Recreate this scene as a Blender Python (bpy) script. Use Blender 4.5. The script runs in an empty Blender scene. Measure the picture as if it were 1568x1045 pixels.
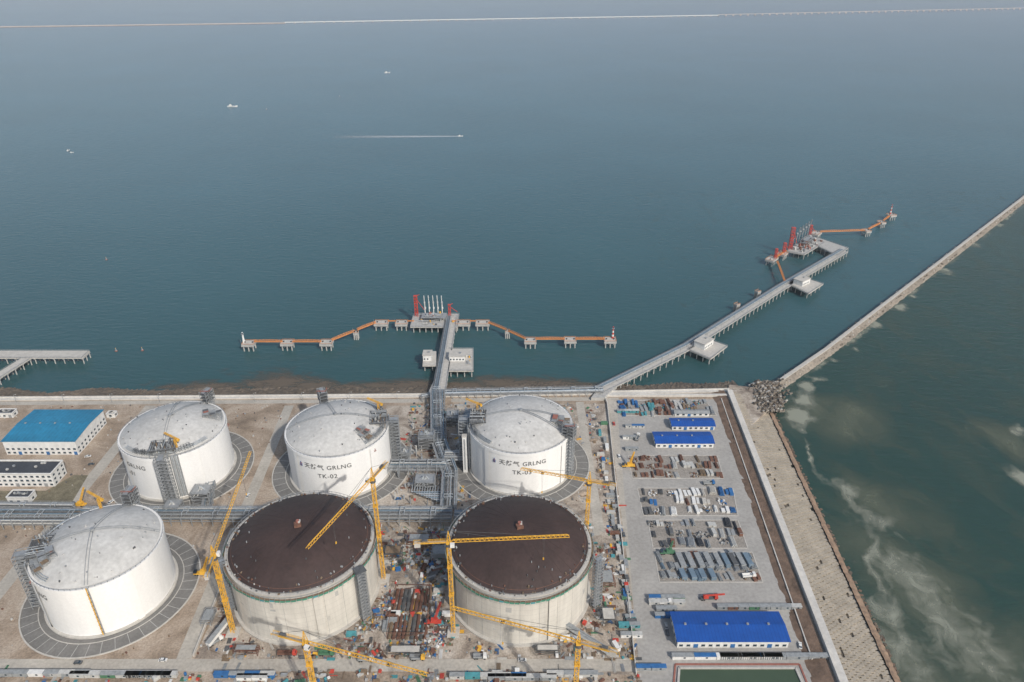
import bpy, math, random
from mathutils import Vector, noise
random.seed(11)
R=math.radians
H=346.0; TH=R(27.9); FP=1100.0
sT,cT=math.sin(TH),math.cos(TH)
def g(u,v,z=0.0):
    """survey helper: site coordinates (metres) of a measured point at height z"""
    xc=(u-784)/FP; yc=-(v-522.5)/FP
    dy=cT+yc*sT; dz=-sT+yc*cT
    t=(H-z)/(-dz)
    return (xc*t,dy*t)
SEA=-5.0
scene=bpy.context.scene
# ------------------------------------------------------------ materials
def M(name,col,rough=0.8,metal=0.0,n=(0.3,0.15),bump=None,stretch=(1,1,1),n2=None,ior=1.45):
    m=bpy.data.materials.new(name); m.use_nodes=True
    nt=m.node_tree; N=nt.nodes; L=nt.links
    p=N['Principled BSDF']; p.inputs['Roughness'].default_value=rough; p.inputs['Metallic'].default_value=metal
    p.inputs['IOR'].default_value=ior
    geo=N.new('ShaderNodeNewGeometry'); mp=N.new('ShaderNodeMapping'); mp.inputs['Scale'].default_value=stretch
    L.new(geo.outputs['Position'],mp.inputs['Vector'])
    hs=N.new('ShaderNodeHueSaturation'); hs.inputs['Color'].default_value=(*col,1)
    no=N.new('ShaderNodeTexNoise'); no.inputs['Scale'].default_value=n[0]; no.inputs['Detail'].default_value=6; no.inputs['Roughness'].default_value=0.65
    L.new(mp.outputs[0],no.inputs['Vector'])
    mr=N.new('ShaderNodeMapRange'); mr.inputs['From Min'].default_value=0.3; mr.inputs['From Max'].default_value=0.7
    mr.inputs['To Min'].default_value=1-n[1]; mr.inputs['To Max'].default_value=1+n[1]
    L.new(no.outputs['Fac'],mr.inputs['Value'])
    out=mr.outputs[0]
    if n2:
        no2=N.new('ShaderNodeTexNoise'); no2.inputs['Scale'].default_value=n2[0]; no2.inputs['Detail'].default_value=4
        L.new(geo.outputs['Position'],no2.inputs['Vector'])
        mr2=N.new('ShaderNodeMapRange'); mr2.inputs['From Min'].default_value=0.3; mr2.inputs['From Max'].default_value=0.7
        mr2.inputs['To Min'].default_value=1-n2[1]; mr2.inputs['To Max'].default_value=1+n2[1]
        L.new(no2.outputs['Fac'],mr2.inputs['Value'])
        mu=N.new('ShaderNodeMath'); mu.operation='MULTIPLY'; L.new(out,mu.inputs[0]); L.new(mr2.outputs[0],mu.inputs[1]); out=mu.outputs[0]
    L.new(out,hs.inputs['Value']); L.new(hs.outputs[0],p.inputs['Base Color'])
    if bump:
        nb=N.new('ShaderNodeTexNoise'); nb.inputs['Scale'].default_value=bump[0]; nb.inputs['Detail'].default_value=4
        L.new(mp.outputs[0],nb.inputs['Vector'])
        bp=N.new('ShaderNodeBump'); bp.inputs['Distance'].default_value=bump[1]; bp.inputs['Strength'].default_value=0.7
        L.new(nb.outputs['Fac'],bp.inputs['Height']); L.new(bp.outputs[0],p.inputs['Normal'])
    return m
def grid_lines(m,axis,period,width,dark,offs=0):
    """thin darker joints at a fixed pitch along a world axis"""
    nt=m.node_tree;N=nt.nodes;L=nt.links
    hs=[x for x in N if x.bl_idname=='ShaderNodeHueSaturation'][0]
    geo=[x for x in N if x.bl_idname=='ShaderNodeNewGeometry'][0]
    link=hs.inputs['Value'].links[0]; src=link.from_socket
    sx=N.new('ShaderNodeSeparateXYZ'); L.new(geo.outputs['Position'],sx.inputs[0])
    a=N.new('ShaderNodeMath');a.operation='DIVIDE';a.inputs[1].default_value=period;L.new(sx.outputs[axis],a.inputs[0])
    f=N.new('ShaderNodeMath');f.operation='FRACT';L.new(a.outputs[0],f.inputs[0])
    l=N.new('ShaderNodeMath');l.operation='LESS_THAN';l.inputs[1].default_value=width/period;L.new(f.outputs[0],l.inputs[0])
    s=N.new('ShaderNodeMath');s.operation='MULTIPLY_ADD';s.inputs[1].default_value=-dark;s.inputs[2].default_value=1;L.new(l.outputs[0],s.inputs[0])
    mu=N.new('ShaderNodeMath');mu.operation='MULTIPLY';L.new(src,mu.inputs[0]);L.new(s.outputs[0],mu.inputs[1])
    L.new(mu.outputs[0],hs.inputs['Value'])
    return m
def ramp_mat(name,cols,scale,rough=0.9,bump=None,detail=8):
    m=bpy.data.materials.new(name); m.use_nodes=True
    nt=m.node_tree;N=nt.nodes;L=nt.links;p=N['Principled BSDF'];p.inputs['Roughness'].default_value=rough
    geo=N.new('ShaderNodeNewGeometry')
    no=N.new('ShaderNodeTexNoise');no.inputs['Scale'].default_value=scale;no.inputs['Detail'].default_value=detail;no.inputs['Roughness'].default_value=0.68
    no.inputs['Distortion'].default_value=0.6
    L.new(geo.outputs['Position'],no.inputs['Vector'])
    cr=N.new('ShaderNodeValToRGB'); e=cr.color_ramp.elements
    while len(e)<len(cols): e.new(0.5)
    for i,(po,c) in enumerate(cols): e[i].position=po; e[i].color=(*c,1)
    L.new(no.outputs['Fac'],cr.inputs[0])
    no2=N.new('ShaderNodeTexNoise');no2.inputs['Scale'].default_value=0.9;no2.inputs['Detail'].default_value=5
    L.new(geo.outputs['Position'],no2.inputs['Vector'])
    mr=N.new('ShaderNodeMapRange');mr.inputs['From Min'].default_value=.3;mr.inputs['From Max'].default_value=.7;mr.inputs['To Min'].default_value=.72;mr.inputs['To Max'].default_value=1.22
    L.new(no2.outputs['Fac'],mr.inputs['Value'])
    hs=N.new('ShaderNodeHueSaturation');L.new(cr.outputs[0],hs.inputs['Color']);L.new(mr.outputs[0],hs.inputs['Value'])
    L.new(hs.outputs[0],p.inputs['Base Color'])
    if bump:
        bp=N.new('ShaderNodeBump');bp.inputs['Distance'].default_value=bump;bp.inputs['Strength'].default_value=.6
        L.new(no2.outputs['Fac'],bp.inputs['Height']);L.new(bp.outputs[0],p.inputs['Normal'])
    return m
def overlay_mat(name,col,nscale,lo,hi,rough=0.7,maxa=1.0,stretch=(1,1,1),rot=0):
    """thin film whose coverage comes from the mesh attribute 'a' broken up by noise"""
    m=bpy.data.materials.new(name); m.use_nodes=True
    nt=m.node_tree;N=nt.nodes;L=nt.links;p=N['Principled BSDF'];p.inputs['Roughness'].default_value=rough
    p.inputs['Base Color'].default_value=(*col,1)
    at=N.new('ShaderNodeAttribute');at.attribute_name='a'
    geo=N.new('ShaderNodeNewGeometry');mp=N.new('ShaderNodeMapping');mp.inputs['Scale'].default_value=stretch;mp.inputs['Rotation'].default_value=(0,0,rot)
    L.new(geo.outputs['Position'],mp.inputs[0])
    no=N.new('ShaderNodeTexNoise');no.inputs['Scale'].default_value=nscale;no.inputs['Detail'].default_value=7;no.inputs['Roughness'].default_value=.65;no.inputs['Distortion'].default_value=.8
    L.new(mp.outputs[0],no.inputs['Vector'])
    ad=N.new('ShaderNodeMath');ad.operation='ADD';L.new(at.outputs['Fac'],ad.inputs[0]);L.new(no.outputs['Fac'],ad.inputs[1])
    mr=N.new('ShaderNodeMapRange');mr.inputs['From Min'].default_value=lo;mr.inputs['From Max'].default_value=hi;mr.inputs['To Max'].default_value=maxa
    L.new(ad.outputs[0],mr.inputs['Value'])
    L.new(mr.outputs[0],p.inputs['Alpha'])
    return m
white=M('white_tank_paint',(.80,.795,.775),.6,n=(.08,.06),stretch=(1,1,.12),n2=(.6,.03))
roofc=M('tank_roof_concrete',(.49,.485,.465),.85,n=(.05,.14),n2=(.4,.09),bump=(1,.03))
conc=M('raw_concrete',(.56,.535,.48),.85,n=(.25,.13),stretch=(1,1,.10),n2=(.05,.10)); grid_lines(conc,2,3.9,.22,.16)
concl=M('light_concrete',(.47,.45,.41),.85,n=(.3,.15),n2=(2,.08))
wallc=M('seawall_concrete',(.55,.53,.49),.85,n=(.4,.12),n2=(.05,.1))
deckc=M('deck_concrete',(.40,.395,.375),.85,n=(.3,.18),n2=(2,.1))
dome=M('brown_steel_dome',(.050,.031,.027),.65,n=(.05,.28),n2=(.5,.15))
domer=M('dome_rib_steel',(.060,.036,.030),.7,n=(.3,.2))
green=M('green_safety_net',(.06,.23,.16),.8,n=(1,.4))
steel=M('galvanised_steel',(.32,.335,.345),.5,.25,n=(.5,.2))
steeld=M('dark_steel',(.12,.123,.125),.6,.2,n=(.5,.3))
pipe=M('pipe_cladding',(.42,.455,.48),.45,.3,n=(.2,.18))
pipeb=M('blue_grey_pipe',(.18,.25,.31),.5,.2,n=(.2,.2))
yellow=M('crane_yellow',(.70,.39,.045),.6,n=(.3,.18))
orange=M('walkway_orange',(.62,.25,.08),.7,n=(.3,.15))
red=M('red_paint',(.50,.06,.04),.6,n=(.5,.2))
whitep=M('white_paint',(.68,.68,.66),.65,n=(.3,.14))
bluer=M('blue_sheet_roof',(.008,.075,.33),.55,n=(.15,.14)); grid_lines(bluer,0,2.0,.3,.22)
tealr=M('teal_sheet_roof',(.020,.19,.33),.6,n=(.04,.22),n2=(.4,.12)); grid_lines(tealr,0,3.0,.4,.22)
blueo=M('blue_paint',(.03,.13,.32),.65,n=(.3,.25))
teal=M('teal_paint',(.07,.27,.30),.65,n=(.3,.25))
rust=M('rusty_steel',(.16,.08,.055),.85,n=(.8,.35))
brownm=M('brown_timber',(.20,.145,.095),.9,n=(.8,.3))
tarp=M('grey_tarp',(.27,.285,.29),.8,n=(.6,.25))
tarpl=M('pale_tarp',(.45,.45,.43),.8,n=(.6,.2))
darkm=M('dark_rubber',(.03,.03,.032),.8,n=(.5,.2))
glass=M('window_glass',(.03,.05,.07),.15,n=(.5,.1))
darkroof=M('dark_flat_roof',(.05,.055,.065),.8,n=(.3,.25))
greenp=M('green_paint',(.07,.18,.10),.7,n=(.5,.2))
rock=M('revetment_rock',(.13,.105,.08),.95,n=(.35,.45),bump=(.8,.8),n2=(.03,.25))
rockl=M('breakwater_rock',(.24,.21,.175),.95,n=(.4,.35),bump=(.8,.8),n2=(.04,.15))
block=M('armour_block_concrete',(.37,.325,.26),.9,n=(.12,.2),n2=(1,.15))
mudb=M('brown_soil_bank',(.155,.105,.075),.95,n=(.15,.4),bump=(.6,.6))
road=M('concrete_road',(.41,.38,.33),.9,n=(.05,.18),n2=(.6,.13))
yardm=M('yard_paving',(.35,.335,.31),.9,n=(.04,.14),n2=(.5,.12))
baym=M('bay_gravel',(.28,.255,.225),.95,n=(.1,.2),n2=(.8,.2))
padm=M('tank_pad',(.175,.17,.16),.9,n=(.08,.2),n2=(.8,.12))
grassm=M('rough_grass',(.17,.15,.10),.95,n=(.2,.4),n2=(1,.2))
pondm=M('pond_water',(.06,.09,.055),.1,n=(.05,.1))
brick=M('faded_red_coping',(.30,.12,.09),.8,n=(.5,.2))
soil=ramp_mat('bare_soil',[(.30,(.17,.13,.095)),(.44,(.29,.225,.165)),(.54,(.38,.305,.235)),(.70,(.46,.395,.32))],.035,bump=.15)
soil2=ramp_mat('dirty_ground',[(.30,(.13,.105,.085)),(.42,(.25,.205,.165)),(.52,(.38,.325,.265)),(.66,(.52,.465,.40))],.055,bump=.15)
# ------------------------------------------------------------ mesh builder
class B:
    def __init__(s): s.v=[];s.f=[];s.m=[];s.mats=[];s.sm=[]
    def add(s,vs,fs,mat,smooth=False):
        if mat not in s.mats: s.mats.append(mat)
        k=s.mats.index(mat);o=len(s.v);s.v+=[tuple(x) for x in vs]
        for f in fs: s.f.append(tuple(i+o for i in f));s.m.append(k);s.sm.append(smooth)
    def box(s,x,y,z,sx,sy,sz,mat,rz=0.0):
        """z = bottom"""
        c,sn=math.cos(rz),math.sin(rz);vs=[]
        for dz in (0,sz):
            for a,b in ((-1,-1),(1,-1),(1,1),(-1,1)):
                px,py=a*sx/2,b*sy/2
                vs.append((x+px*c-py*sn,y+px*sn+py*c,z+dz))
        s.add(vs,[(0,3,2,1),(4,5,6,7),(0,1,5,4),(1,2,6,5),(2,3,7,6),(3,0,4,7)],mat)
    def beam(s,p,q,w,mat,h=None):
        h=h or w;p=Vector(p);q=Vector(q);d=(q-p)
        if d.length<1e-6:return
        d.normalize();up=Vector((0,0,1))
        if abs(d.z)>.95: up=Vector((0,1,0))
        r=d.cross(up).normalized()*w/2;u=r.cross(d).normalized()*h/2
        vs=[p-r-u,p+r-u,p+r+u,p-r+u,q-r-u,q+r-u,q+r+u,q-r+u]
        s.add(vs,[(0,1,2,3),(4,7,6,5),(0,4,5,1),(1,5,6,2),(2,6,7,3),(3,7,4,0)],mat)
    def cyl(s,p,q,r,mat,n=8,r2=None,smooth=True,cap=True):
        r2=r if r2 is None else r2;p=Vector(p);q=Vector(q);d=(q-p).normalized()
        up=Vector((0,0,1)) if abs(d.z)<.95 else Vector((1,0,0))
        a=d.cross(up).normalized();b=a.cross(d);vs=[]
        for c,rr in ((p,r),(q,r2)):
            for i in range(n):
                t=2*math.pi*i/n;vs.append(c+a*math.cos(t)*rr+b*math.sin(t)*rr)
        s.add(vs,[(i,(i+1)%n,n+(i+1)%n,n+i) for i in range(n)],mat,smooth)
        if cap: s.add([vs[i] for i in range(n)],[tuple(range(n))],mat);s.add([vs[n+i] for i in range(n)],[tuple(range(n))],mat)
    def ring(s,cx,cy,r0,r1,z0,z1,mat,n=96,a0=0,a1=2*math.pi,smooth=True):
        """annular prism"""
        full=abs(a1-a0-2*math.pi)<1e-5;k=n if full else n+1
        P=[(a0+(a1-a0)*i/n) for i in range(k)]
        def lp(r,z): return [(cx+r*math.cos(t),cy+r*math.sin(t),z) for t in P]
        fs=[(i,(i+1)%k,k+(i+1)%k,k+i) for i in range(n)]
        for A,Bq,sm in ((lp(r1,z0),lp(r1,z1),smooth),(lp(r1,z1),lp(r0,z1),False),(lp(r0,z1),lp(r0,z0),smooth),(lp(r0,z0),lp(r1,z0),False)):
            s.add(A+Bq,fs,mat,sm)
    def prism(s,pts,z0,z1,mat):
        n=len(pts);vs=[(x,y,z0) for x,y in pts]+[(x,y,z1) for x,y in pts]
        s.add(vs,[(i,(i+1)%n,n+(i+1)%n,n+i) for i in range(n)]+[tuple(range(n,2*n)),tuple(range(n-1,-1,-1))],mat)
    def sheet(s,pts,z,mat): s.add([(x,y,z) for x,y in pts],[tuple(range(len(pts)))],mat)
    def strip(s,p,q,w,z0,z1,mat):
        p=Vector(p[:2]);q=Vector(q[:2]);d=(q-p).normalized();n=Vector((-d.y,d.x))*w/2
        s.prism([tuple(p-n),tuple(q-n),tuple(q+n),tuple(p+n)],z0,z1,mat)
    def rail(s,pts,z,h=1.1,mat=None,step=3.0,t=.12):
        mat=mat or steel
        for a,b in zip(pts[:-1],pts[1:]):
            a=Vector(a);b=Vector(b);L=(b-a).length;k=max(1,int(L/step))
            for hh in (h,h*.5): s.beam((a.x,a.y,z+hh),(b.x,b.y,z+hh),t,mat)
            for i in range(k+1):
                c=a.lerp(b,i/k);s.beam((c.x,c.y,z),(c.x,c.y,z+h),t,mat)
    def lattice(s,p,q,w,mat,bay=3.0,t=.25,taper=1.0):
        p=Vector(p);q=Vector(q);d=q-p;L=d.length;d.normalize()
        up=Vector((0,0,1)) if abs(d.z)<.95 else Vector((0,1,0))
        r=d.cross(up).normalized();u=r.cross(d).normalized();k=max(1,int(L/bay))
        def cor(i):
            c=p+d*L*i/k;ww=w*(1+(taper-1)*i/k)/2
            return [c-r*ww-u*ww,c+r*ww-u*ww,c+r*ww+u*ww,c-r*ww+u*ww]
        A=cor(0);E=cor(k)
        for j in range(4): s.beam(A[j],E[j],t,mat)
        pr=A
        for i in range(1,k+1):
            c=cor(i)
            for j in range(4):
                s.beam(c[j],c[(j+1)%4],t*.6,mat)
                if i%2: s.beam(pr[j],c[(j+1)%4],t*.6,mat)
                else: s.beam(pr[(j+1)%4],c[j],t*.6,mat)
            pr=c
    def scaffold(s,x,y,z,w,d,h,mat,lev=3.0,rz=0,t=.22,floor=True):
        c,sn=math.cos(rz),math.sin(rz)
        def P(a,b,zz): return (x+a*c-b*sn,y+a*sn+b*c,zz)
        cs=[(-w/2,-d/2),(w/2,-d/2),(w/2,d/2),(-w/2,d/2)];k=max(1,round(h/lev))
        for a,b in cs: s.beam(P(a,b,z),P(a,b,z+h),t,mat)
        for i in range(1,k+1):
            zz=z+h*i/k;z0=z+h*(i-1)/k
            for j in range(4):
                s.beam(P(*cs[j],zz),P(*cs[(j+1)%4],zz),t*.8,mat)
            s.beam(P(*cs[0],z0),P(*cs[1],zz),t*.7,mat);s.beam(P(*cs[3],z0),P(*cs[2],zz),t*.7,mat)
            s.beam(P(*cs[1],z0),P(*cs[2],zz),t*.7,mat)
            if floor: s.box(x,y,zz-.1,w*.9,d*.9*.55,.08,mat,rz)
    def build(s,name,origin=(0,0,0),parent=None):
        me=bpy.data.meshes.new(name);o=Vector(origin)
        me.from_pydata([(a-o.x,b-o.y,c-o.z) for a,b,c in s.v],[],s.f)
        for m in s.mats: me.materials.append(m)
        me.polygons.foreach_set('material_index',s.m);me.polygons.foreach_set('use_smooth',s.sm);me.update()
        ob=bpy.data.objects.new(name,me);ob.location=o;scene.collection.objects.link(ob)
        if parent: ob.parent=parent;ob.location=o-Vector(parent.location)
        return ob
def sgrid(name,P,nu,nv,mat,attr=None,smooth=True):
    """P(i,j)->(x,y,z)"""
    vs=[P(i,j) for j in range(nv+1) for i in range(nu+1)]
    fs=[(j*(nu+1)+i,j*(nu+1)+i+1,(j+1)*(nu+1)+i+1,(j+1)*(nu+1)+i) for j in range(nv) for i in range(nu)]
    me=bpy.data.meshes.new(name);me.from_pydata(vs,[],fs);me.materials.append(mat)
    if smooth: me.polygons.foreach_set('use_smooth',[True]*len(fs))
    if attr:
        at=me.attributes.new('a','FLOAT','POINT');at.data.foreach_set('value',[attr(*v[:2]) for v in vs])
    ob=bpy.data.objects.new(name,me);scene.collection.objects.link(ob);return ob
# ------------------------------------------------------------ sea
bw=[g(1180,592),g(1195,583),g(1265,535),g(1345,473),g(1460,385),g(1568,302)]
d=(Vector(bw[-1])-Vector(bw[-2])).normalized();e=Vector(bw[-1])+d*2500;bw.append((e.x,e.y))
m=bpy.data.materials.new('sea_water');m.use_nodes=True
nt=m.node_tree;N=nt.nodes;L=nt.links;p=N['Principled BSDF']
p.inputs['Roughness'].default_value=.24;p.inputs['IOR'].default_value=1.33
geo=N.new('ShaderNodeNewGeometry')
A0=Vector(bw[1]);A1=Vector(bw[5]);nn=Vector(((A1-A0).y,-(A1-A0).x)).normalized()
dot=N.new('ShaderNodeVectorMath');dot.operation='DOT_PRODUCT';dot.inputs[1].default_value=(nn.x,nn.y,0)
L.new(geo.outputs['Position'],dot.inputs[0])
mr=N.new('ShaderNodeMapRange');k0=nn.dot(A0);mr.inputs['From Min'].default_value=k0-4;mr.inputs['From Max'].default_value=k0+4
L.new(dot.outputs['Value'],mr.inputs['Value'])
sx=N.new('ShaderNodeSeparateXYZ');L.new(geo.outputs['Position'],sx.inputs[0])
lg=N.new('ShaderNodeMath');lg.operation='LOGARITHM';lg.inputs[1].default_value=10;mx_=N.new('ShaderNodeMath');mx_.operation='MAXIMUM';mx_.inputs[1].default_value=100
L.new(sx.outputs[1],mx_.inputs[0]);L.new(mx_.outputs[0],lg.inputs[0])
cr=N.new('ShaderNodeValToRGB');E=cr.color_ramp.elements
# water turns lighter and bluer with distance: aerial haze painted into the base colour
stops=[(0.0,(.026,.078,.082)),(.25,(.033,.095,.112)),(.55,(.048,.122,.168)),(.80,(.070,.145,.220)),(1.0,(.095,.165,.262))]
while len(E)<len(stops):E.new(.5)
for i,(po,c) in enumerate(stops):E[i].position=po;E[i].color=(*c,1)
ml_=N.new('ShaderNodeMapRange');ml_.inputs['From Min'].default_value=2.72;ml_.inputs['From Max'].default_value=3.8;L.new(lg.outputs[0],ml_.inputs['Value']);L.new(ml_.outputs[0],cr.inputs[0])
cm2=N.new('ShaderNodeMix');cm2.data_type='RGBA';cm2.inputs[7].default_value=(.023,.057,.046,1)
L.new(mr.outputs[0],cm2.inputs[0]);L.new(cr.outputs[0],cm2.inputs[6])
nz=N.new('ShaderNodeTexNoise');nz.inputs['Scale'].default_value=.003;nz.inputs['Detail'].default_value=6;L.new(geo.outputs['Position'],nz.inputs['Vector'])
mz=N.new('ShaderNodeMapRange');mz.inputs['From Min'].default_value=.3;mz.inputs['From Max'].default_value=.7;mz.inputs['To Min'].default_value=.92;mz.inputs['To Max'].default_value=1.08
L.new(nz.outputs['Fac'],mz.inputs['Value'])
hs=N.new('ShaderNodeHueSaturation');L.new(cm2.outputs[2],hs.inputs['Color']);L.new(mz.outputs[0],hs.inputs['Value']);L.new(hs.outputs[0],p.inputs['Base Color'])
mp=N.new('ShaderNodeMapping');mp.inputs['Scale'].default_value=(.35,1,1);mp.inputs['Rotation'].default_value=(0,0,R(35));L.new(geo.outputs['Position'],mp.inputs[0])
w1=N.new('ShaderNodeTexNoise');w1.inputs['Scale'].default_value=.2;w1.inputs['Detail'].default_value=6;L.new(mp.outputs[0],w1.inputs['Vector'])
bp=N.new('ShaderNodeBump');bp.inputs['Distance'].default_value=.9;bp.inputs['Strength'].default_value=.8;L.new(w1.outputs['Fac'],bp.inputs['Height']);L.new(bp.outputs[0],p.inputs['Normal'])
sea=m
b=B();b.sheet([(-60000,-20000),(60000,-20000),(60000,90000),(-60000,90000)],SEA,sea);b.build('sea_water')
# ------------------------------------------------------------ land
NW=[g(-300,613),g(0,610),g(300,608),g(650,605),g(925,601),g(1115,597)]
NW=[(-2500,NW[0][1]-40)]+NW
Atop=g(1117,600);Abot=g(1290,1045)
def ext(a,b,k): return (b[0]+(b[0]-a[0])*k,b[1]+(b[1]-a[1])*k)
A2=ext(Atop,Abot,1.6)
land=NW+[(Atop[0],Atop[1]+2),A2,(-2500,A2[1])]
b=B();b.prism(land,-9,0,soil);b.build('ground')
Btop=g(1178,622,-5);Bbot=g(1378,1045,-5);B2=ext(Btop,Bbot,1.6)
def lerp(a,b,t): return (a[0]+(b[0]-a[0])*t,a[1]+(b[1]-a[1])*t)
def slope(t,s,z0=2.2,z1=-5.2):
    a=lerp(Atop,A2,t);c=lerp(Btop,B2,t);q=lerp(a,c,s);return (q[0],q[1],z0+(z1-z0)*s)
sgrid('revetment_slope',lambda i,j:(lambda q:(q[0],q[1],q[2]-.8+.3*noise.noise(Vector((q[0]*.3,q[1]*.3,0)))))(slope(j/200,i/12*1.25-.02)),12,200,M('slope_fill',(.13,.11,.085),.95,n=(.2,.25),bump=(.6,.3)))
b=B()
L_=math.dist(Atop,A2);rows=12
nj=int(L_/3.3)
for j in range(nj):
    for i in range(rows):
        t=(j+.5+(i%2)*.5)/nj;s=.07+(i+.5)/rows*.80
        q=slope(min(t,1),s)
        if random.random()<.03: continue
        b.box(q[0]+random.uniform(-.15,.15),q[1]+random.uniform(-.15,.15),q[2]-1.3+random.uniform(0,.5),2.5,2.35,1.4,block,R(3.5)+random.uniform(-.08,.08))
b.build('armour_blocks')
sgrid('toe_berm',lambda i,j:(lambda q:(q[0]+random.uniform(-.3,.3),q[1],q[2]+(1.5,1.7,1.3,-.9)[i]+random.uniform(-.3,.3)))(slope(j/420,(.885,.93,1.0,1.05)[i])),3,420,M('toe_berm_soil',(.26,.18,.125),.95,n=(.2,.3),bump=(.7,.5)),smooth=False)
b=B()
for j in range(700):
    t=random.random();q=slope(t,random.uniform(1.0,1.07))
    s=random.uniform(.6,1.8);b.box(q[0],q[1],q[2]-.2,s,s*random.uniform(.6,1),s*.8,random.choice([mudb,rock]),random.random()*3)
b.build('toe_rocks')
b=B();b.strip(Atop,A2,4.5,-2,2.4,wallc);a=Vector(Atop)+Vector((-2.6,0));c=Vector(A2)+Vector((-2.6,0));b.strip(a,c,.7,-1,3.5,wallc)
b.build('sea_wall')
def bank(i,j):
    t=j/150;a=lerp(Atop,A2,t);w=17-12*(i/6);z=(math.sin(i/6*math.pi*.5))*1.6
    return (a[0]-w,a[1],.03+z*.9+(.8*noise.noise(Vector((a[0]*.2+i,a[1]*.2,0))) if 0<i<6 else 0))
sgrid('soil_bank',bank,6,150,mudb)
b=B()
for a,c in zip(NW[:-1],NW[1:]): b.strip((a[0],a[1]-3),(c[0]+.5,c[1]-3),3.0,-.5,1.2,wallc);b.strip((a[0],a[1]-1.2),(c[0]+.5,c[1]-1.2),.8,-.5,2.3,wallc)
b.build('sea_wall')
def wl(x):
    for a,c in zip(NW[:-1],NW[1:]):
        if a[0]<=x<=c[0]: return a[1]+(c[1]-a[1])*(x-a[0])/(c[0]-a[0])
    return NW[-1][1]
def rev(i,j):
    x=-800+j*1.6;k=1.15+.4*noise.noise(Vector((x*.02,5,0)));y=wl(x)-1+i*2.0*k;z=.8-i*.58+(random.uniform(-.6,.6) if i else 0)
    return (x+random.uniform(-.4,.4),y,z)
sgrid('rock_revetment',rev,12,int(1010/1.6),rock,smooth=False)
b=B();cp=[g(1112,604),g(1117,590),g(1150,594),g(1178,600,-3),g(1184,622,-3),g(1150,655,-1),g(1126,640)]
b.prism(cp,-8,.6,soil2);b.build('headland_ground')
b=B()
for i in range(420):
    u=random.gauss(1172,11);v=random.uniform(586,632)
    if v>615:u+=5
    x,y=g(u,v,-1);s=random.uniform(1,3);z=random.uniform(-1,2.0)
    b.beam((x-s,y,z-s*.4),(x+s,y+random.uniform(-1,1),z+s*.4),s*.45,random.choice([rock,rockl,rockl,concl]))
    b.beam((x,y-s,z+s*.4),(x,y+s,z-s*.2),s*.45,random.choice([rock,rockl]))
b.build('tetrapod_pile')
pts=[]
for a,c in zip(bw[:-1],bw[1:]):
    n=max(1,int(math.dist(a,c)/3))
    for i in range(n): pts.append(lerp(a,c,i/n))
prof=[(-7,-7),(-5,-4),(-3.3,-1.2),(-1.7,0),(1.7,0),(3.2,-1.3),(5.5,-4),(8,-7)]
def bwf(i,j):
    a=Vector(pts[j]);c=Vector(pts[min(j+1,len(pts)-1)]) if j<len(pts)-1 else a+(a-Vector(pts[j-1]))
    dd=(c-a).normalized();n=Vector((dd.y,-dd.x));o,z=prof[i]
    r=.7 if i not in (3,4) else .1
    q=a+n*(o+random.uniform(-r,r));return (q.x,q.y,z+random.uniform(-r,r)*.6)
sgrid('breakwater',bwf,len(prof)-1,len(pts)-1,rockl,smooth=False)
b=B()
for a,c in zip(bw[:-1],bw[1:]): b.strip(a,c,3.4,-.1,.9,concl)
for j in range(0,len(pts)-1):
    a=Vector(pts[j]);dd=(Vector(pts[j+1])-a).normalized();n=Vector((dd.y,-dd.x))
    q=a+n*random.choice([-3,-4,3,4,5])*random.uniform(.8,1.1);s=random.uniform(.6,1.6);b.box(q.x,q.y,-3.2 if (q-a).length>4 else -1.6,s,s*.8,s,random.choice([rockl,rock,concl]),random.random()*3)
b.build('breakwater_cap')
def dseg(p,a,c):
    ax,ay=a;cx,cy=c;dx,dy=cx-ax,cy-ay;t=max(0,min(1,((p[0]-ax)*dx+(p[1]-ay)*dy)/(dx*dx+dy*dy)))
    return math.hypot(p[0]-ax-dx*t,p[1]-ay-dy*t),t
fl=[((1226,665),2.0),((1238,690),2.0),((1262,730),3.0),((1290,758),3.5),((1318,800),3.5),((1345,850),4),((1350,905),4),((1372,950),5),((1385,1000),5),((1400,1060),4)]
fl=[(g(u,v,SEA),w) for (u,v),w in fl]
fl2=[(g(u,v,SEA),w) for (u,v),w in (((1350,850),3.5),((1385,905),5),((1440,950),5),((1500,985),6),((1560,1040),6))]
bl=[((1232,612),10,.75),((1222,638),11,.8),((1240,595),7,.65),((1258,585),5,.5),((1226,655),5,.5),((1285,745),9,.60),((1392,878),20,.42),((1425,925),20,.42),((1455,965),22,.42),((1495,1000),24,.36),((1330,795),12,.44),((1385,1010),16,.42),((1565,735),8,.7),((1562,660),5,.55),((1275,553),5,.5),((1300,530),5,.5),((1340,497),7,.6),((1372,468),8,.7),((1400,452),6,.6),((1445,415),10,.55),((1490,375),11,.5),((1530,345),10,.45),((1420,900),12,.4),((1350,930),14,.40)]
bl=[(g(u,v,SEA),w,a) for (u,v),w,a in bl]
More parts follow.
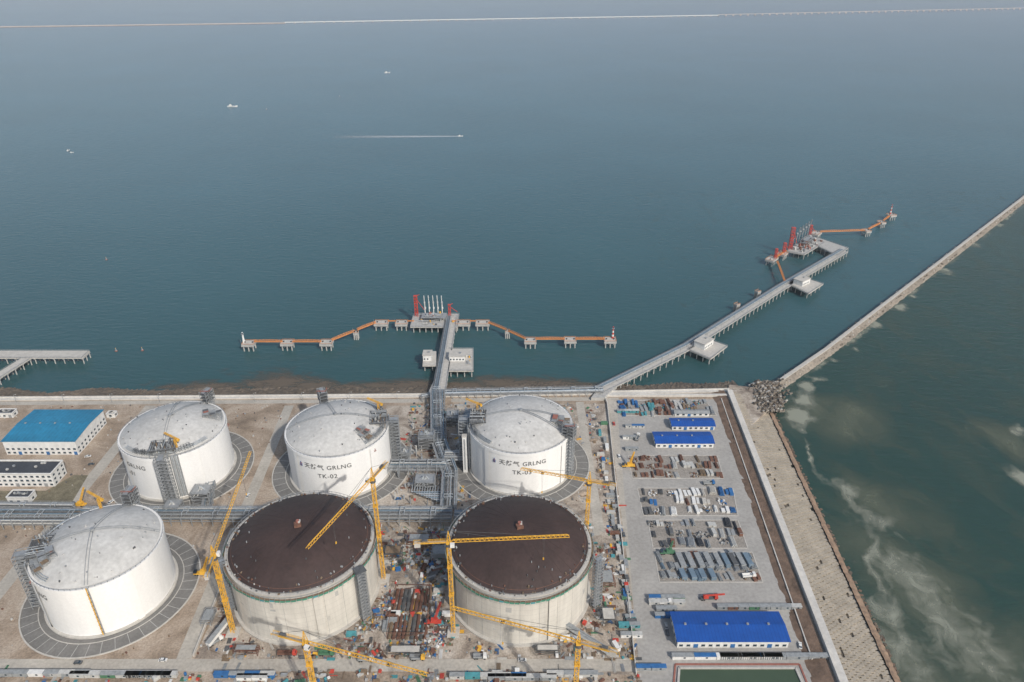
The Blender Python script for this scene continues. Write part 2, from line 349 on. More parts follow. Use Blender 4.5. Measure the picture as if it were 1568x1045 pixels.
def foam(x,y):
    wx=x+10*noise.noise(Vector((x*.03,y*.03,1)))+4*noise.noise(Vector((x*.12,y*.12,1)));wy=y+10*noise.noise(Vector((x*.03,y*.03,7)))+4*noise.noise(Vector((x*.12,y*.12,5)))
    a=0;br=.75+.7*noise.noise(Vector((x*.04,y*.04,12)))
    for F_,s_ in ((fl,.52),(fl2,.32)):
        for (p0,w0),(p1,w1) in zip(F_[:-1],F_[1:]):
            dd,t=dseg((wx,wy),p0,p1);w=w0+(w1-w0)*t
            a=max(a,s_*br*math.exp(-(dd/w)**2))
    for (q,w,s) in bl:
        dd=((wx-q[0])**2+((wy-q[1])*.7)**2)/(w*w)
        if dd<9:a=max(a,s*math.exp(-dd))
    for p0,p1 in zip(bw[:-1],bw[1:]):
        dd,t=dseg((x,y),p0,p1)
        side=(p1[0]-p0[0])*(y-p0[1])-(p1[1]-p0[1])*(x-p0[0])
        if side<0: a=max(a,.44*math.exp(-((dd-8)/4)**2)*(.6+1.1*noise.noise(Vector((x*.02,y*.02,3)))))
    return a
x0,y0=195,190;nu,nv=340,430
sgrid('sea_foam',lambda i,j:(x0+i*2.2,y0+j*2.4,SEA+.06),nu,nv,overlay_mat('foam',(.33,.345,.275),.09,.66,1.08,maxa=.75,stretch=(1,.8,1)),attr=foam)
fm=[(g(u,v,SEA),w) for u,v,w in ((1400,900,36),(1450,960,38),(1510,1010,40),(1340,780,26),(1360,850,30),(1560,680,30),(1240,625,20),(1390,1020,30),(1300,640,30))]
def plume(x,y):
    wx=x+25*noise.noise(Vector((x*.015,y*.015,4)));wy=y+25*noise.noise(Vector((x*.015,y*.015,9)));a=0
    for q,w in fm: a=max(a,.48*math.exp(-((wx-q[0])**2+(wy-q[1])**2)/w**2))
    s=nn.dot(Vector((x,y)))-k0
    return a*max(0,min(1,s/12))+.08*max(0,min(1,s/12))
sgrid('sediment_plume',lambda i,j:(x0+i*6,y0+j*6,SEA+.03),150,170,overlay_mat('sediment',(.120,.140,.098),.04,.56,1.25,maxa=.8,stretch=(1,.5,1),rot=R(-25)),attr=plume)
sh=[(g(430,586,SEA),34,17),(g(480,592,SEA),38,13),(g(395,588,SEA),20,13),(g(780,588,SEA),50,14),(g(850,591,SEA),40,12),(g(720,590,SEA),30,11),(g(580,592,SEA),60,11),(g(320,592,SEA),46,9),(g(640,590,SEA),30,10)]
def shoal(x,y):
    a=0
    for q,w,h in sh: a=max(a,.55*math.exp(-((x-q[0])/w)**2-((y-q[1])/h)**2))
    return a
sgrid('mud_shoal',lambda i,j:(-400+i*2.5,wl(-400+i*2.5)+8+j*2.0,SEA+.04),210,34,overlay_mat('shoal_mud',(.135,.105,.075),.09,.60,1.0,maxa=.88,stretch=(.5,1,1)),attr=shoal)
# ------------------------------------------------------------ roads & pavings
TK=[('f',-253,443.5,37.2),('f',-131,445.5,37.8),('f',6.5,451,39.0),('f',-248,323.0,35.9),('d',-127,326,43),('d',4.5,324.5,42.5)]
b=B()
b.sheet([(-178,273),(72,262),(88,535),(-110,532),(-110,394),(-180,394)],.02,soil2);b.build('construction_ground')
b=B()
b.strip((-600,268.5),(72,268.5),8,-.5,.06,road)
b.strip((-184,272.6),(-190,378),8.5,-.5,.064,road)
b.strip((-190,392),(-196,532),8,-.5,.064,road)
b.strip((-318,250),(-318,532),9,-.5,.056,road)
b.strip((-600,534),(-76,540),6,-.5,.068,road)
b.strip((-54,541),(82,543),6,-.5,.068,road)
b.strip((60,374),(60,538),7,-.5,.072,road)
b.strip((-55,376),(60,374),7,-.5,.076,road)
b.strip((74,200),(90,545),11,-.5,.08,road)
b.build('concrete_road')
def track(x,y):
    return .12*noise.noise(Vector((x*.02,y*.02,3)))+.10*noise.noise(Vector((x*.3,y*.02,8)))
sgrid('tracked_mud',lambda i,j:(-180+i*3,256+j*3,.10),84,40,overlay_mat('mud_film',(.13,.10,.075),.16,.58,.98,rough=.95,maxa=.6),attr=track)
b=B();b.sheet([g(944,612),g(1103,612),g(1243,1012),g(1275,1100),g(985,1100)],.11,yardm);b.build('storage_yard_paving')
b=B()
bays=[((962,698),(1098,698),(1108,733),(968,733)),((976,748),(1122,748),(1130,790),(985,790)),((992,797),(1130,797),(1145,840),(1000,840)),((1002,846),(1152,846),(1168,892),(1010,892)),((946,614),(1080,614),(1098,637),(948,637))]
for bay in bays:
    P=[g(*q) for q in bay]
    b.sheet(P,.125,baym)
    for i in range(4): b.strip(P[i],P[(i+1)%4],.7,.1,.28,concl)
b.build('storage_bay_kerbs')
b=B()
for k,x,y,r in TK:
    if k=='f':
        b.ring(x,y,0.1,r+14,-.3,.10,padm,n=72);b.ring(x,y,r+14,r+14.8,-.3,.5,concl,n=72);b.ring(x,y,r+4.5,r+5,-.3,.25,concl,n=72)
        for i in range(40):
            t=2*math.pi*i/40;c,s=math.cos(t),math.sin(t);b.strip((x+(r+5)*c,y+(r+5)*s),(x+(r+14)*c,y+(r+14)*s),.3,0,.16,deckc)
b.build('tank_pad_paving')
b=B()
for poly in (((0,752),(70,752),(112,728),(135,728),(110,770),(0,772)),):
    b.sheet([g(*q) for q in poly],.09,grassm)
b.build('grass')
# ------------------------------------------------------------ storage tanks
def lettering(txt,size,x,y,r,z,ang,parent):
    cu=bpy.data.curves.new('t','FONT');cu.body=txt;cu.size=size;cu.align_x='CENTER';cu.offset=.05;cu.space_character=1.12
    ob=bpy.data.objects.new('t',cu);scene.collection.objects.link(ob)
    bpy.context.view_layer.update()
    me=bpy.data.meshes.new_from_object(ob.evaluated_get(bpy.context.evaluated_depsgraph_get()));bpy.data.objects.remove(ob)
    for v in me.vertices:
        a=ang+v.co.x/r;v.co=Vector(((r+.25)*math.cos(a),(r+.25)*math.sin(a),z+v.co.y))
    me.materials.clear();me.materials.append(steeld)
    o=bpy.data.objects.new('lettering',me);scene.collection.objects.link(o);o.parent=parent
def finished_tank(x,y,r,txt,tang,plat,back,crane_ang,extra,strip_a=None):
    em=bpy.data.objects.new('lng_storage_tank',None);em.location=(x,y,0);scene.collection.objects.link(em)
    hw=37
    b=B();b.ring(x,y,r-1,r,0,hw,white,n=128);b.ring(x,y,r-1,r+1.6,0,1.1,concl,n=96)
    b.ring(x,y,r-2,r+.5,hw-2.2,hw+.3,white,n=128)
    for i in range(4):
        a=R(40+90*i)+.2;b.ring(x,y,r-.5,r+.7,1.1,hw+.35,white,n=4,a0=a-.05,a1=a+.05,smooth=False)
    if strip_a is not None:
        for o_ in (0,.022): a=strip_a+o_;b.cyl((x+(r+.9)*math.cos(a),y+(r+.9)*math.sin(a),1),(x+(r+.9)*math.cos(a),y+(r+.9)*math.sin(a),hw+1),.3,(yellow,steel)[o_>0],6)
        for z in range(3,36,3): b.beam((x+r*math.cos(strip_a),y+r*math.sin(strip_a),z),(x+(r+1)*math.cos(strip_a),y+(r+1)*math.sin(strip_a),z),1.0,brownm,.25)
    b.build('wall',(x,y,0),em)
    b=B()
    nr=14;rise=11.0;Rs=(r*r+rise*rise)/(2*rise);vs=[];fs=[];n=96;rr0=r-1.2
    for j in range(nr+1):
        q=rr0*(1-j/nr) if j<nr else .05
        z=hw+.2+math.sqrt(Rs*Rs-q*q)-(Rs-rise)
        for i in range(n): vs.append((x+q*math.cos(2*math.pi*i/n),y+q*math.sin(2*math.pi*i/n),z))
    fs=[(j*n+i,j*n+(i+1)%n,(j+1)*n+(i+1)%n,(j+1)*n+i) for j in range(nr) for i in range(n)]
    b.add(vs,fs,roofc,True);b.build('dome_roof',(x,y,0),em)
    def zr(q): return hw+.2+math.sqrt(Rs*Rs-q*q)-(Rs-rise)
    b=B();k=72
    ps=[(x+(r+.2)*math.cos(2*math.pi*i/k),y+(r+.2)*math.sin(2*math.pi*i/k)) for i in range(k+1)]
    b.rail(ps,hw+.3,1.2,steel,4,.13)
    for a in (plat,plat+R(180),back)+((strip_a,) if strip_a is not None else ()):
        for off in (-.8,.8):
            pr=None
            for j in range(9):
                q=rr0*(1-j/8)+.2;p=(x+q*math.cos(a)-off*math.sin(a),y+q*math.sin(a)+off*math.cos(a),zr(min(q,rr0))+.9)
                if pr:b.beam(pr,p,.28,steel)
                pr=p
    for i in range(60):
        a=random.random()*6.28;q=random.choice([r-4,r-8,random.uniform(2,r-3)]);s=random.uniform(.3,.9)
        b.box(x+q*math.cos(a),y+q*math.sin(a),zr(q)-.2,s,s,random.uniform(.5,1.3),random.choice([steel,steeld,roofc]),a)
    b.cyl((x,y,hw+rise),(x,y,hw+rise+2),1.2,steel,12)
    c,s=math.cos(plat),math.sin(plat);px,py=x+(r-7)*c,y+(r-7)*s
    b.scaffold(px,py,hw,12,17,6,steel,3,plat,.3)
    b.box(px,py,hw+6,12.5,17.5,.25,steeld,plat)
    crn=[(px+dx*c-dy*s,py+dx*s+dy*c) for dx,dy in ((-6,-8.5),(6,-8.5),(6,8.5),(-6,8.5),(-6,-8.5))]
    b.rail(crn,hw+6.2,1.2,steel,2.5,.14)
    for i in range(34):
        dx,dy=random.uniform(-5,5),random.uniform(-8,8);b.cyl((px+dx*c-dy*s,py+dx*s+dy*c,hw+random.choice((0,6))),(px+dx*c-dy*s,py+dx*s+dy*c,hw+random.uniform(7,9.5)),random.uniform(.2,.55),random.choice([pipe,steel,steel,steeld,brownm,tarpl]),6)
    for i in range(8):
        dy=random.uniform(-8,8);z=hw+random.uniform(6.8,9);b.cyl((px-5*c-dy*s,py-5*s+dy*c,z),(px+6*c-dy*s,py+6*s+dy*c,z),.25,random.choice([pipe,steel]),6)
    for q,zz in ((r-2.2,1.0),(r-3,1.0),(r-4,.9)):
        pr=None
        for i in range(15):
            a=plat-.9+i*.13;p=(x+q*math.cos(a),y+q*math.sin(a),zr(q)+zz)
            if pr:b.cyl(pr,p,.3,pipe,6)
            pr=p
    for i in range(22):
        a=plat-.6+i*.055;q=r-2.5
        if abs(a-plat)<.2: continue
        b.scaffold(x+q*math.cos(a),y+q*math.sin(a),zr(q),2.0,2.0,random.uniform(2,4.5),random.choice([steel,steeld]),1.6,a,.18,False)
    for ea,ew in extra:
        for i in range(4):
            for j in range(3):
                q=r-4-j*4.4;a=ea+(i-1.5)*ew/r;zz=zr(q);hh=random.uniform(2.0,3.4)
                b.scaffold(x+q*math.cos(a),y+q*math.sin(a),zz-.2,4,ew*.94,hh,steel,1.6,a,.2,False)
                if random.random()<.6: b.box(x+q*math.cos(a),y+q*math.sin(a),zz+hh,3.8,ew*.9,.1,random.choice([steel,tarp,brick,steeld,brownm]),a)
        a=ea;b.lattice((x+(r+1)*math.cos(a),y+(r+1)*math.sin(a),hw-6),(x+(r-14)*math.cos(a),y+(r-14)*math.sin(a),zr(r-14)+2),1.4,brick,2.2,.2)
    b.build('roof_platform',(x,y,0),em)
    b=B();ox,oy=x+(r+4.2)*c,y+(r+4.2)*s
    b.scaffold(ox,oy,0,7,8,hw+4,steel,3,plat,.36)
    for i in range(int(hw/3)):
        sg=1 if i%2 else -1
        b.beam((ox+3.0*sg*s,oy-3.0*sg*c,i*3),(ox-3.0*sg*s,oy+3.0*sg*c,i*3+3),1.1,steeld,.2)
        b.box(ox,oy,i*3+3,6.8,1.2,.15,steeld,plat)
    for i,t in enumerate((.14,.17,.20,.23,.26)):
        a=plat+t;b.cyl((x+(r+1.2)*math.cos(a),y+(r+1.2)*math.sin(a),3),(x+(r+1.2)*math.cos(a),y+(r+1.2)*math.sin(a),hw+2),.45,pipe if i%2 else steel,8)
        for zz in range(4,36,5): b.beam((x+r*math.cos(a),y+r*math.sin(a),zz),(x+(r+1.2)*math.cos(a),y+(r+1.2)*math.sin(a),zz),.3,steel)
    c2,s2=math.cos(back),math.sin(back)
    b.scaffold(x+(r+2.5)*c2,y+(r+2.5)*s2,0,4.5,4.5,hw+11,steel,3,back,.3)
    for z in (hw+3,hw+6,hw+9): b.box(x+(r+1)*c2,y+(r+1)*s2,z,9,6,.2,steeld,back)
    b.scaffold(x+(r+1)*c2,y+(r+1)*s2,hw+.3,9,6,11,steel,2.6,back,.26)
    b.rail([(x+(r+1)*c2-3.5,y+(r+1)*s2-2.5),(x+(r+1)*c2+3.5,y+(r+1)*s2-2.5),(x+(r+1)*c2+3.5,y+(r+1)*s2+2.5)],hw+11.2,1.2,brick,2,.2)
    b.build('stair_tower',(x,y,0),em)
    b=B();cc,ss=math.cos(crane_ang),math.sin(crane_ang);qx,qy=x+(r-5)*cc,y+(r-5)*ss
    b.lattice((qx,qy,hw),(qx,qy,hw+11),1.1,yellow,2,.22);b.lattice((qx-9,qy+5,hw+13),(qx+3,qy-1,hw+11.5),.9,yellow,2,.2);b.box(qx+3,qy-1,hw+10.2,1.6,1.6,1.4,yellow)
    b.build('davit_crane',(x,y,0),em)
    if txt:
        lettering('天然气 GRLNG',4.9,x,y,r,26.8,tang+.03,em);lettering(txt,5.0,x,y,r,19.3,tang+.02,em)
        b=B();rr=r+.3
        for k in range(5):
            a=tang-.53+k*.010;b.beam((x+rr*math.cos(a),y+rr*math.sin(a),26.6),(x+rr*math.cos(a),y+rr*math.sin(a),30.5-abs(k-2)*.8),.4,brick if k%2 else blueo,.2)
        b.build('emblem',(x,y,0),em)
finished_tank(*TK[0][1:],'TK-01',R(-128),R(-78),R(70),R(-62),[(R(20),3.0)])
finished_tank(*TK[1][1:],'TK-02',R(-92),R(8),R(118),R(28),[(R(-35),2.6)])
finished_tank(*TK[2][1:],'TK-03',R(-90),R(180),R(-28),R(165),[(R(-12),3.6)])
finished_tank(*TK[3][1:],'TK-04',R(-142),R(196),R(84),R(112),[(R(222),3.6)],R(-72))
def raw_tank(x,y,r):
    em=bpy.data.objects.new('unfinished_storage_tank',None);em.location=(x,y,0);scene.collection.objects.link(em)
    hw=38;b=B();b.ring(x,y,r-1,r,0,hw,conc,n=128);b.ring(x,y,r-1,r+1.8,0,1.0,concl,n=96)
    b.ring(x,y,r-1.5,r+.5,hw-1.5,hw+.2,concl,n=128)
    for i in range(4):
        a=R(25+90*i);b.ring(x,y,r-.5,r+.9,1.0,hw-3,conc,n=4,a0=a-.055,a1=a+.055,smooth=False)
    for i in range(24):
        a=2*math.pi*i/24;b.beam((x+(r+.02)*math.cos(a),y+(r+.02)*math.sin(a),1),(x+(r+.02)*math.cos(a),y+(r+.02)*math.sin(a),hw-2),.18,deckc)
    for i in range(14):
        a=random.uniform(-2.9,-.2);z=random.uniform(4,30);b.ring(x,y,r-.3,r+.04,z,z+random.choice([.9,1.4,3.6]),random.choice([concl,deckc,conc]),n=3,a0=a,a1=a+random.uniform(.03,.08),smooth=False)
    b.build('wall',(x,y,0),em)
    nr=14;rise=12.5;Rs=(r*r+rise*rise)/(2*rise);vs=[];n=96;rr0=r-1.5
    def zr(q): return hw-.3+math.sqrt(Rs*Rs-q*q)-(Rs-rise)
    for j in range(nr+1):
        q=rr0*(1-j/nr) if j<nr else .05
        for i in range(n): vs.append((x+q*math.cos(2*math.pi*i/n),y+q*math.sin(2*math.pi*i/n),zr(q)))
    b=B();b.add(vs,[(j*n+i,j*n+(i+1)%n,(j+1)*n+(i+1)%n,(j+1)*n+i) for j in range(nr) for i in range(n)],dome,True)
    for q in (r-3.4,r*.62):
        vs=[(x+(q+o)*math.cos(2*math.pi*i/96),y+(q+o)*math.sin(2*math.pi*i/96),zr(q+o)+.14) for o in (0,.22) for i in range(96)]
        b.add(vs,[(i,(i+1)%96,96+(i+1)%96,96+i) for i in range(96)],rust if q>r*.7 else domer)
    for i in range(36):
        a=2*math.pi*i/36;pr=None
        for j in range(13):
            q=rr0-(rr0*.86)*j/12;p=(x+q*math.cos(a),y+q*math.sin(a),zr(q)+.05)
            if pr:b.beam(pr,p,.10,domer,.10)
            pr=p
    b.build('dome_roof',(x,y,0),em)
    b=B()
    b.ring(x,y,r+.5,r+2.0,hw-2.6,hw-2.4,brownm,n=96)
    for i in range(96):
        a=2*math.pi*i/96;a2=2*math.pi*(i+.86)/96
        b.beam((x+(r+2)*math.cos(a),y+(r+2)*math.sin(a),hw-4.5),(x+(r+2)*math.cos(a),y+(r+2)*math.sin(a),hw+.6),.16,steel)
        b.beam((x+r*math.cos(a),y+r*math.sin(a),hw-4.4),(x+(r+2)*math.cos(a),y+(r+2)*math.sin(a),hw-2.6),.14,steel)
        mt=green if random.random()<.8 else teal
        z0=hw-2.4+random.uniform(-.6,.2)
        b.beam((x+(r+2.1)*math.cos(a),y+(r+2.1)*math.sin(a),z0),(x+(r+2.1)*math.cos(a2),y+(r+2.1)*math.sin(a2),z0),.06,mt,1.3)
        b.beam((x+(r-.9)*math.cos(a),y+(r-.9)*math.sin(a),hw),(x+(r-.9)*math.cos(a),y+(r-.9)*math.sin(a),hw+1.4),.12,random.choice([tarpl,steel,brownm]))
    b.ring(x,y,r-.95,r-.85,hw+1.2,hw+1.35,steel,n=96)
    b.ring(x,y,r+1.9,r+2.1,hw+.1,hw+.25,steel,n=96)
    for i in range(150):
        a=random.random()*6.28;q=r-random.choice([.6,.8,1.6,3,4.5]) ;s=random.uniform(.4,1.4)
        b.box(x+q*math.cos(a),y+q*math.sin(a),zr(min(q,rr0))if q<rr0 else hw+.1,s,s*.6,random.uniform(.4,1.2),random.choice([tarpl,steel,steeld,rust,brownm,tarp,steeld,rust]),random.random()*3)
    for i in range(12):
        a=random.gauss(-1.6,1.2);q=random.uniform(r*.55,r-4);b.box(x+q*math.cos(a),y+q*math.sin(a),zr(q),.5,.5,1.2,random.choice([steel,tarp,steeld]))
    b.box(x,y-1,zr(1)-.1,4.0,3.4,2.0,rust,.3);b.cyl((x,y,zr(1)+1.9),(x,y,zr(1)+3.2),1.1,brick,10);b.box(x+1,y,zr(1)+1.9,1,2,1.2,tarpl)
    b.build('rim_scaffold',(x,y,0),em)
    return em
raw_tank(-127,326,43);raw_tank(4.5,324.5,42.5)
b=B();b.scaffold(-86.5,300,0,5,5,40,steel,2.5,.6,.28);b.box(-86.5,300,40,6,6,.2,steeld,.6);b.build('scaffold_stair_tower')
b=B();b.scaffold(-168.5,307,0,4.5,4.5,40,steel,2.5,.6,.28);b.build('scaffold_stair_tower')
b=B();b.scaffold(50.5,309,0,4.5,4.5,40,steel,2.5,.6,.28);b.build('scaffold_stair_tower')
# ------------------------------------------------------------ tower cranes
def tower_crane(x,y,z,tip,cnt):
    b=B()
    tx,ty=g(*tip,z+1);cx,cy=g(*cnt,z+1)
    d=Vector((tx-x,ty-y));Lj=d.length;d.normalize();Lc=max(13,math.hypot(cx-x,cy-y))
    b.box(x,y,-.2,7,7,1.6,concl)
    b.lattice((x,y,1.4),(x,y,z-2),2.0,yellow,2.6,.27)
    b.cyl((x,y,z-2),(x,y,z-.5),1.8,steeld,12)
    b.box(x,y,z-.5,2.4,2.4,1.2,yellow)
    P=lambda k,zz,o=0:(x+d.x*k-d.y*o,y+d.y*k+d.x*o,zz)
    a=math.atan2(d.y,d.x);q=P(2,0,-2);b.box(q[0],q[1],z-1.2,2.4,1.7,2.3,whitep,a);b.box(q[0]+d.x*1.22,q[1]+d.y*1.22,z-.5,.12,1.4,1.3,glass,a)
    k=int(Lj/2.6);w=.8
    for i in range(k):
        s0=1.3+(Lj-1.3)*i/k;s1=1.3+(Lj-1.3)*(i+1)/k;m_=(s0+s1)/2
        for o in (-w,w):
            b.beam(P(s0,z+.8,o),P(s1,z+.8,o),.25,yellow)
            b.beam(P(s0,z+.8,o),P(m_,z+2.3),.15,yellow);b.beam(P(m_,z+2.3),P(s1,z+.8,o),.15,yellow)
        b.beam(P(s0,z+.8,-w),P(s0,z+.8,w),.14,yellow)
        if i: b.beam(P(m_-(Lj-1.3)/k,z+2.3),P(m_,z+2.3),.25,yellow)
    for o in (-w,w): b.beam(P(-1.2,z+.8,o),P(-Lc,z+.8,o),.35,yellow)
    b.beam(P(-1.2,z+.9),P(-Lc,z+.9),1.3,steel,.12)
    b.rail([P(-1.5,0,-1.0)[:2],P(-Lc,0,-1.0)[:2]],z+.9,1.1,yellow,2.5,.12);b.rail([P(-1.5,0,1.0)[:2],P(-Lc,0,1.0)[:2]],z+.9,1.1,yellow,2.5,.12)
    q=P(-Lc+2,0);b.box(q[0],q[1],z-1.8,3.2,2.0,2.9,concl,a);q=P(-Lc+6,0);b.box(q[0],q[1],z+1,3,1.4,1.5,steeld,a)
    hz=z+8.5
    for o in (-1,1):
        for s_ in (-1,1): b.beam(P(s_,z+.8,o),P(0,hz),.24,yellow)
    for zz in (2.5,4.5,6.5):
        f=1-(zz)/8.5;b.beam(P(-f,z+zz,-f),P(f,z+zz,f),.16,yellow);b.beam(P(f,z+zz,-f),P(-f,z+zz,f),.16,yellow)
    for kk in (.38,.75): b.beam(P(0,hz),P(Lj*kk,z+2.4),.12,steeld)
    b.beam(P(0,hz),P(-Lc+1.5,z+1),.12,steeld)
    t=Lj*random.uniform(.5,.8);q=P(t,0);b.box(q[0],q[1],z+.2,1.8,1.8,.4,steeld,a)
    for o in (-.4,.4): b.beam(P(t+o,z+.2),P(t+o*.3,z-14),.07,steeld)
    b.box(q[0],q[1],z-15.4,.7,.5,1.4,yellow,a)
    for zz in (z*.45,z*.75): b.box(x,y,zz,3.0,3.0,.4,yellow)
    b.build('tower_crane',(x,y,0))
tower_crane(-162,290,60,(383,692),(312,884))
tower_crane(-81,331,80,(470,840),(584,706))
tower_crane(-34,290,70,(872,821),(636,821))
tower_crane(48,353,60,(797,718),(942,746))
tower_crane(-98,234,60,(655,1033),(420,965))
tower_crane(31.5,234,60,(690,930),(944,1004))
# ------------------------------------------------------------ pipe racks
def pipe_rack(path,w,h,name='pipe_rack',np_=10,tiers=2):
    b=B()
    for a,c in zip(path[:-1],path[1:]):
        a=Vector(a);c=Vector(c);L=(c-a).length;dd=(c-a).normalized();n=Vector((-dd.y,dd.x));k=max(1,int(L/7))
        for i in range(k+1):
            q=a.lerp(c,i/k)
            for s_ in (-1,1): e=q+n*s_*w/2;b.beam((e.x,e.y,0),(e.x,e.y,h+1.2),.5,steel)
            for t in range(tiers):
                e=q+n*w/2;f=q-n*w/2;b.beam((e.x,e.y,h-2.6*t),(f.x,f.y,h-2.6*t),.45,steel)
            if i%3==1:
                # expansion loop standing above the top tier
                for o in (-w*.22,w*.12):
                    u0=q+n*o;u1=u0+dd*3.2;u2=u0+n*w*.28;u3=u1+n*w*.28;z=h+1.7
                    b.cyl((u0.x,u0.y,h+.6),(u0.x,u0.y,z),.28,pipe,6);b.cyl((u1.x,u1.y,h+.6),(u1.x,u1.y,z),.28,pipe,6)
                    b.cyl((u0.x,u0.y,z),(u2.x,u2.y,z),.28,pipe,6);b.cyl((u1.x,u1.y,z),(u3.x,u3.y,z),.28,pipe,6);b.cyl((u2.x,u2.y,z),(u3.x,u3.y,z),.28,pipe,6)
        for s_ in (-1,1):
            for t in range(tiers): e=a+n*s_*w/2;f=c+n*s_*w/2;b.beam((e.x,e.y,h-2.6*t),(f.x,f.y,h-2.6*t),.4,steel)
        for t in range(tiers):
            for i in range(np_):
                if random.random()<.2: continue
                o=-w/2+w*(i+.6)/(np_+.2);r=random.choice([.15,.22,.32,.45]);z=h-2.6*t+.3+r
                e=a+n*o;f=c+n*o;b.cyl((e.x,e.y,z),(f.x,f.y,z),r,random.choice([pipe,pipe,pipeb,pipeb,steel,tarpl,steeld]),7)
        e=a+n*(w/2+.8);f=c+n*(w/2+.8);b.strip(e,f,1.1,h+.2,h+.3,steel);b.rail([tuple(a+n*(w/2+1.3)),tuple(c+n*(w/2+1.3))],h+.3,1.1,steel,3,.1)
    b.build(name)
yR=385
pipe_rack([(-420,yR-3),(-300,yR-3)],12,7);pipe_rack([(-300,yR),(-42,yR)],11,7)
pipe_rack([(-420,yR+10),(-310,yR+8)],5,6,np_=4)
pipe_rack([(-44,yR+6),(-46,430)],10,8);pipe_rack([(-58,470),(-66,545)],11,8);pipe_rack([(-46,430),(-58,470)],11,7.6)
pipe_rack([(-92,437),(-50,437)],9,9,np_=6);pipe_rack([(-52,449),(-36,449)],8,9)
pipe_rack([(-60,546),(82,551)],7,5,np_=7,tiers=1);pipe_rack([(-80,540),(-60,546)],5,4,np_=5,tiers=1)
pipe_rack([(-215,yR+8),(-222,420)],5,6,np_=4);pipe_rack([(-40,yR),(-2,yR)],6,6,np_=5)
b=B()
for i in range(11):
    x=-36-i*.9;yy=400+i*1.0;z=5+.5*(i%2)
    b.cyl((x,yy,z),(x-18-i,yy,z),.35,pipe if i%3 else pipeb,7);b.cyl((x-18-i,yy,z),(x-18-i,yy+16,z),.35,pipe,7)
for i in range(9):
    x=-62+i*1.1;b.cyl((x,500+i,6),(x+22,500+i,6),.35,pipe,7);b.cyl((x+22,500+i,6),(x+22,520-i,6),.35,pipeb,7)
for i in range(70):
    x=random.uniform(-86,-36);yy=random.uniform(395,520);b.cyl((x,yy,0),(x,yy,random.uniform(3,8)),random.uniform(.2,.9),random.choice([pipe,steel,tarpl]),8)
b.build('process_piping')
for i,(x,yy,w,dd,h) in enumerate(((-68,470,12,10,14),(-50,505,10,12,10),(-84,455,8,8,8),(-64,420,14,10,9),(-38,470,8,12,9),(-222,404,12,10,12),(-238,392,10,9,9))):
    b=B();b.scaffold(x,yy,0,w,dd,h,steel,3,0,.4)
    for z in range(3,h+1,3): b.box(x,yy,z,w,dd,.15,steeld if z<h-2 else steel)
    for j in range(16): b.cyl((x+random.uniform(-w/2,w/2),yy+random.uniform(-dd/2,dd/2),z-3),(x+random.uniform(-w/2,w/2)*.2,yy,h+random.uniform(.5,3)),random.uniform(.2,.5),random.choice([pipe,steel,tarpl]),6)
    b.rail([(x-w/2,yy-dd/2),(x+w/2,yy-dd/2),(x+w/2,yy+dd/2),(x-w/2,yy+dd/2),(x-w/2,yy-dd/2)],h,1.2,steel,3,.13);b.build('equipment_structure')
x,y=g(713,722);b=B();b.box(x,y,0,3.2,3.2,33,whitep);b.box(x,y,33,3.8,3.8,.6,concl);b.box(x,y-1.7,3,.9,.3,28,steel);b.build('concrete_pipe_riser',(x,y,0))
# ------------------------------------------------------------ jetties
ZD=3.0
def piles(b,pts,z=ZD-1.4,r=.55):
    for x,y in pts: b.cyl((x,y,-9),(x,y,z),r,deckc,8,cap=False)
def trestle(b,p,q,w,pipes=True,bent=9,z=ZD,mat=None):
    mat=mat or deckc;p=Vector(p);q=Vector(q);d=(q-p).normalized();n=Vector((-d.y,d.x));L=(q-p).length
    b.strip(p,q,w,z-1.0,z,mat)
    k=max(1,int(L/bent))
    for i in range(k+1):
        c=p.lerp(q,i/k);b.strip(c-n*w/2*.95,c+n*w/2*.95,1.3,z-2.0,z-1.002,deckc)
        piles(b,[tuple(c+n*o) for o in (-w*.4,0,w*.4)],z-1.9)
    for s_ in (-1,1): b.rail([tuple(p+n*s_*(w/2-.2)),tuple(q+n*s_*(w/2-.2))],z,1.2,steel,3,.13)
    if pipes:
        for i in range(k+1):
            c=p.lerp(q,i/k);b.strip(c+n*w*.02,c+n*w*.46,.35,z,z+.9,steel)
        for i in range(7):
            o=n*(w*(.05+.062*i));r=(.4,.25,.4,.2,.3,.25,.3)[i];a=p+o;c=q+o;b.cyl((a.x,a.y,z+.9+r),(c.x,c.y,z+.9+r),r,(pipe,steeld,pipeb,steel,pipeb,pipe,steeld)[i],8)
        b.strip(p-n*w*.24,q-n*w*.24,w*.36,z+.01,z+.03,concl)
        for i in range(0,k+1,3):
            c=p.lerp(q,i/k)-n*(w/2-.3);b.cyl((c.x,c.y,z),(c.x,c.y,z+7),.12,steel,6);b.beam((c.x,c.y,z+7),(c.x+n.x*1.5,c.y+n.y*1.5,z+7.2),.15,steel)
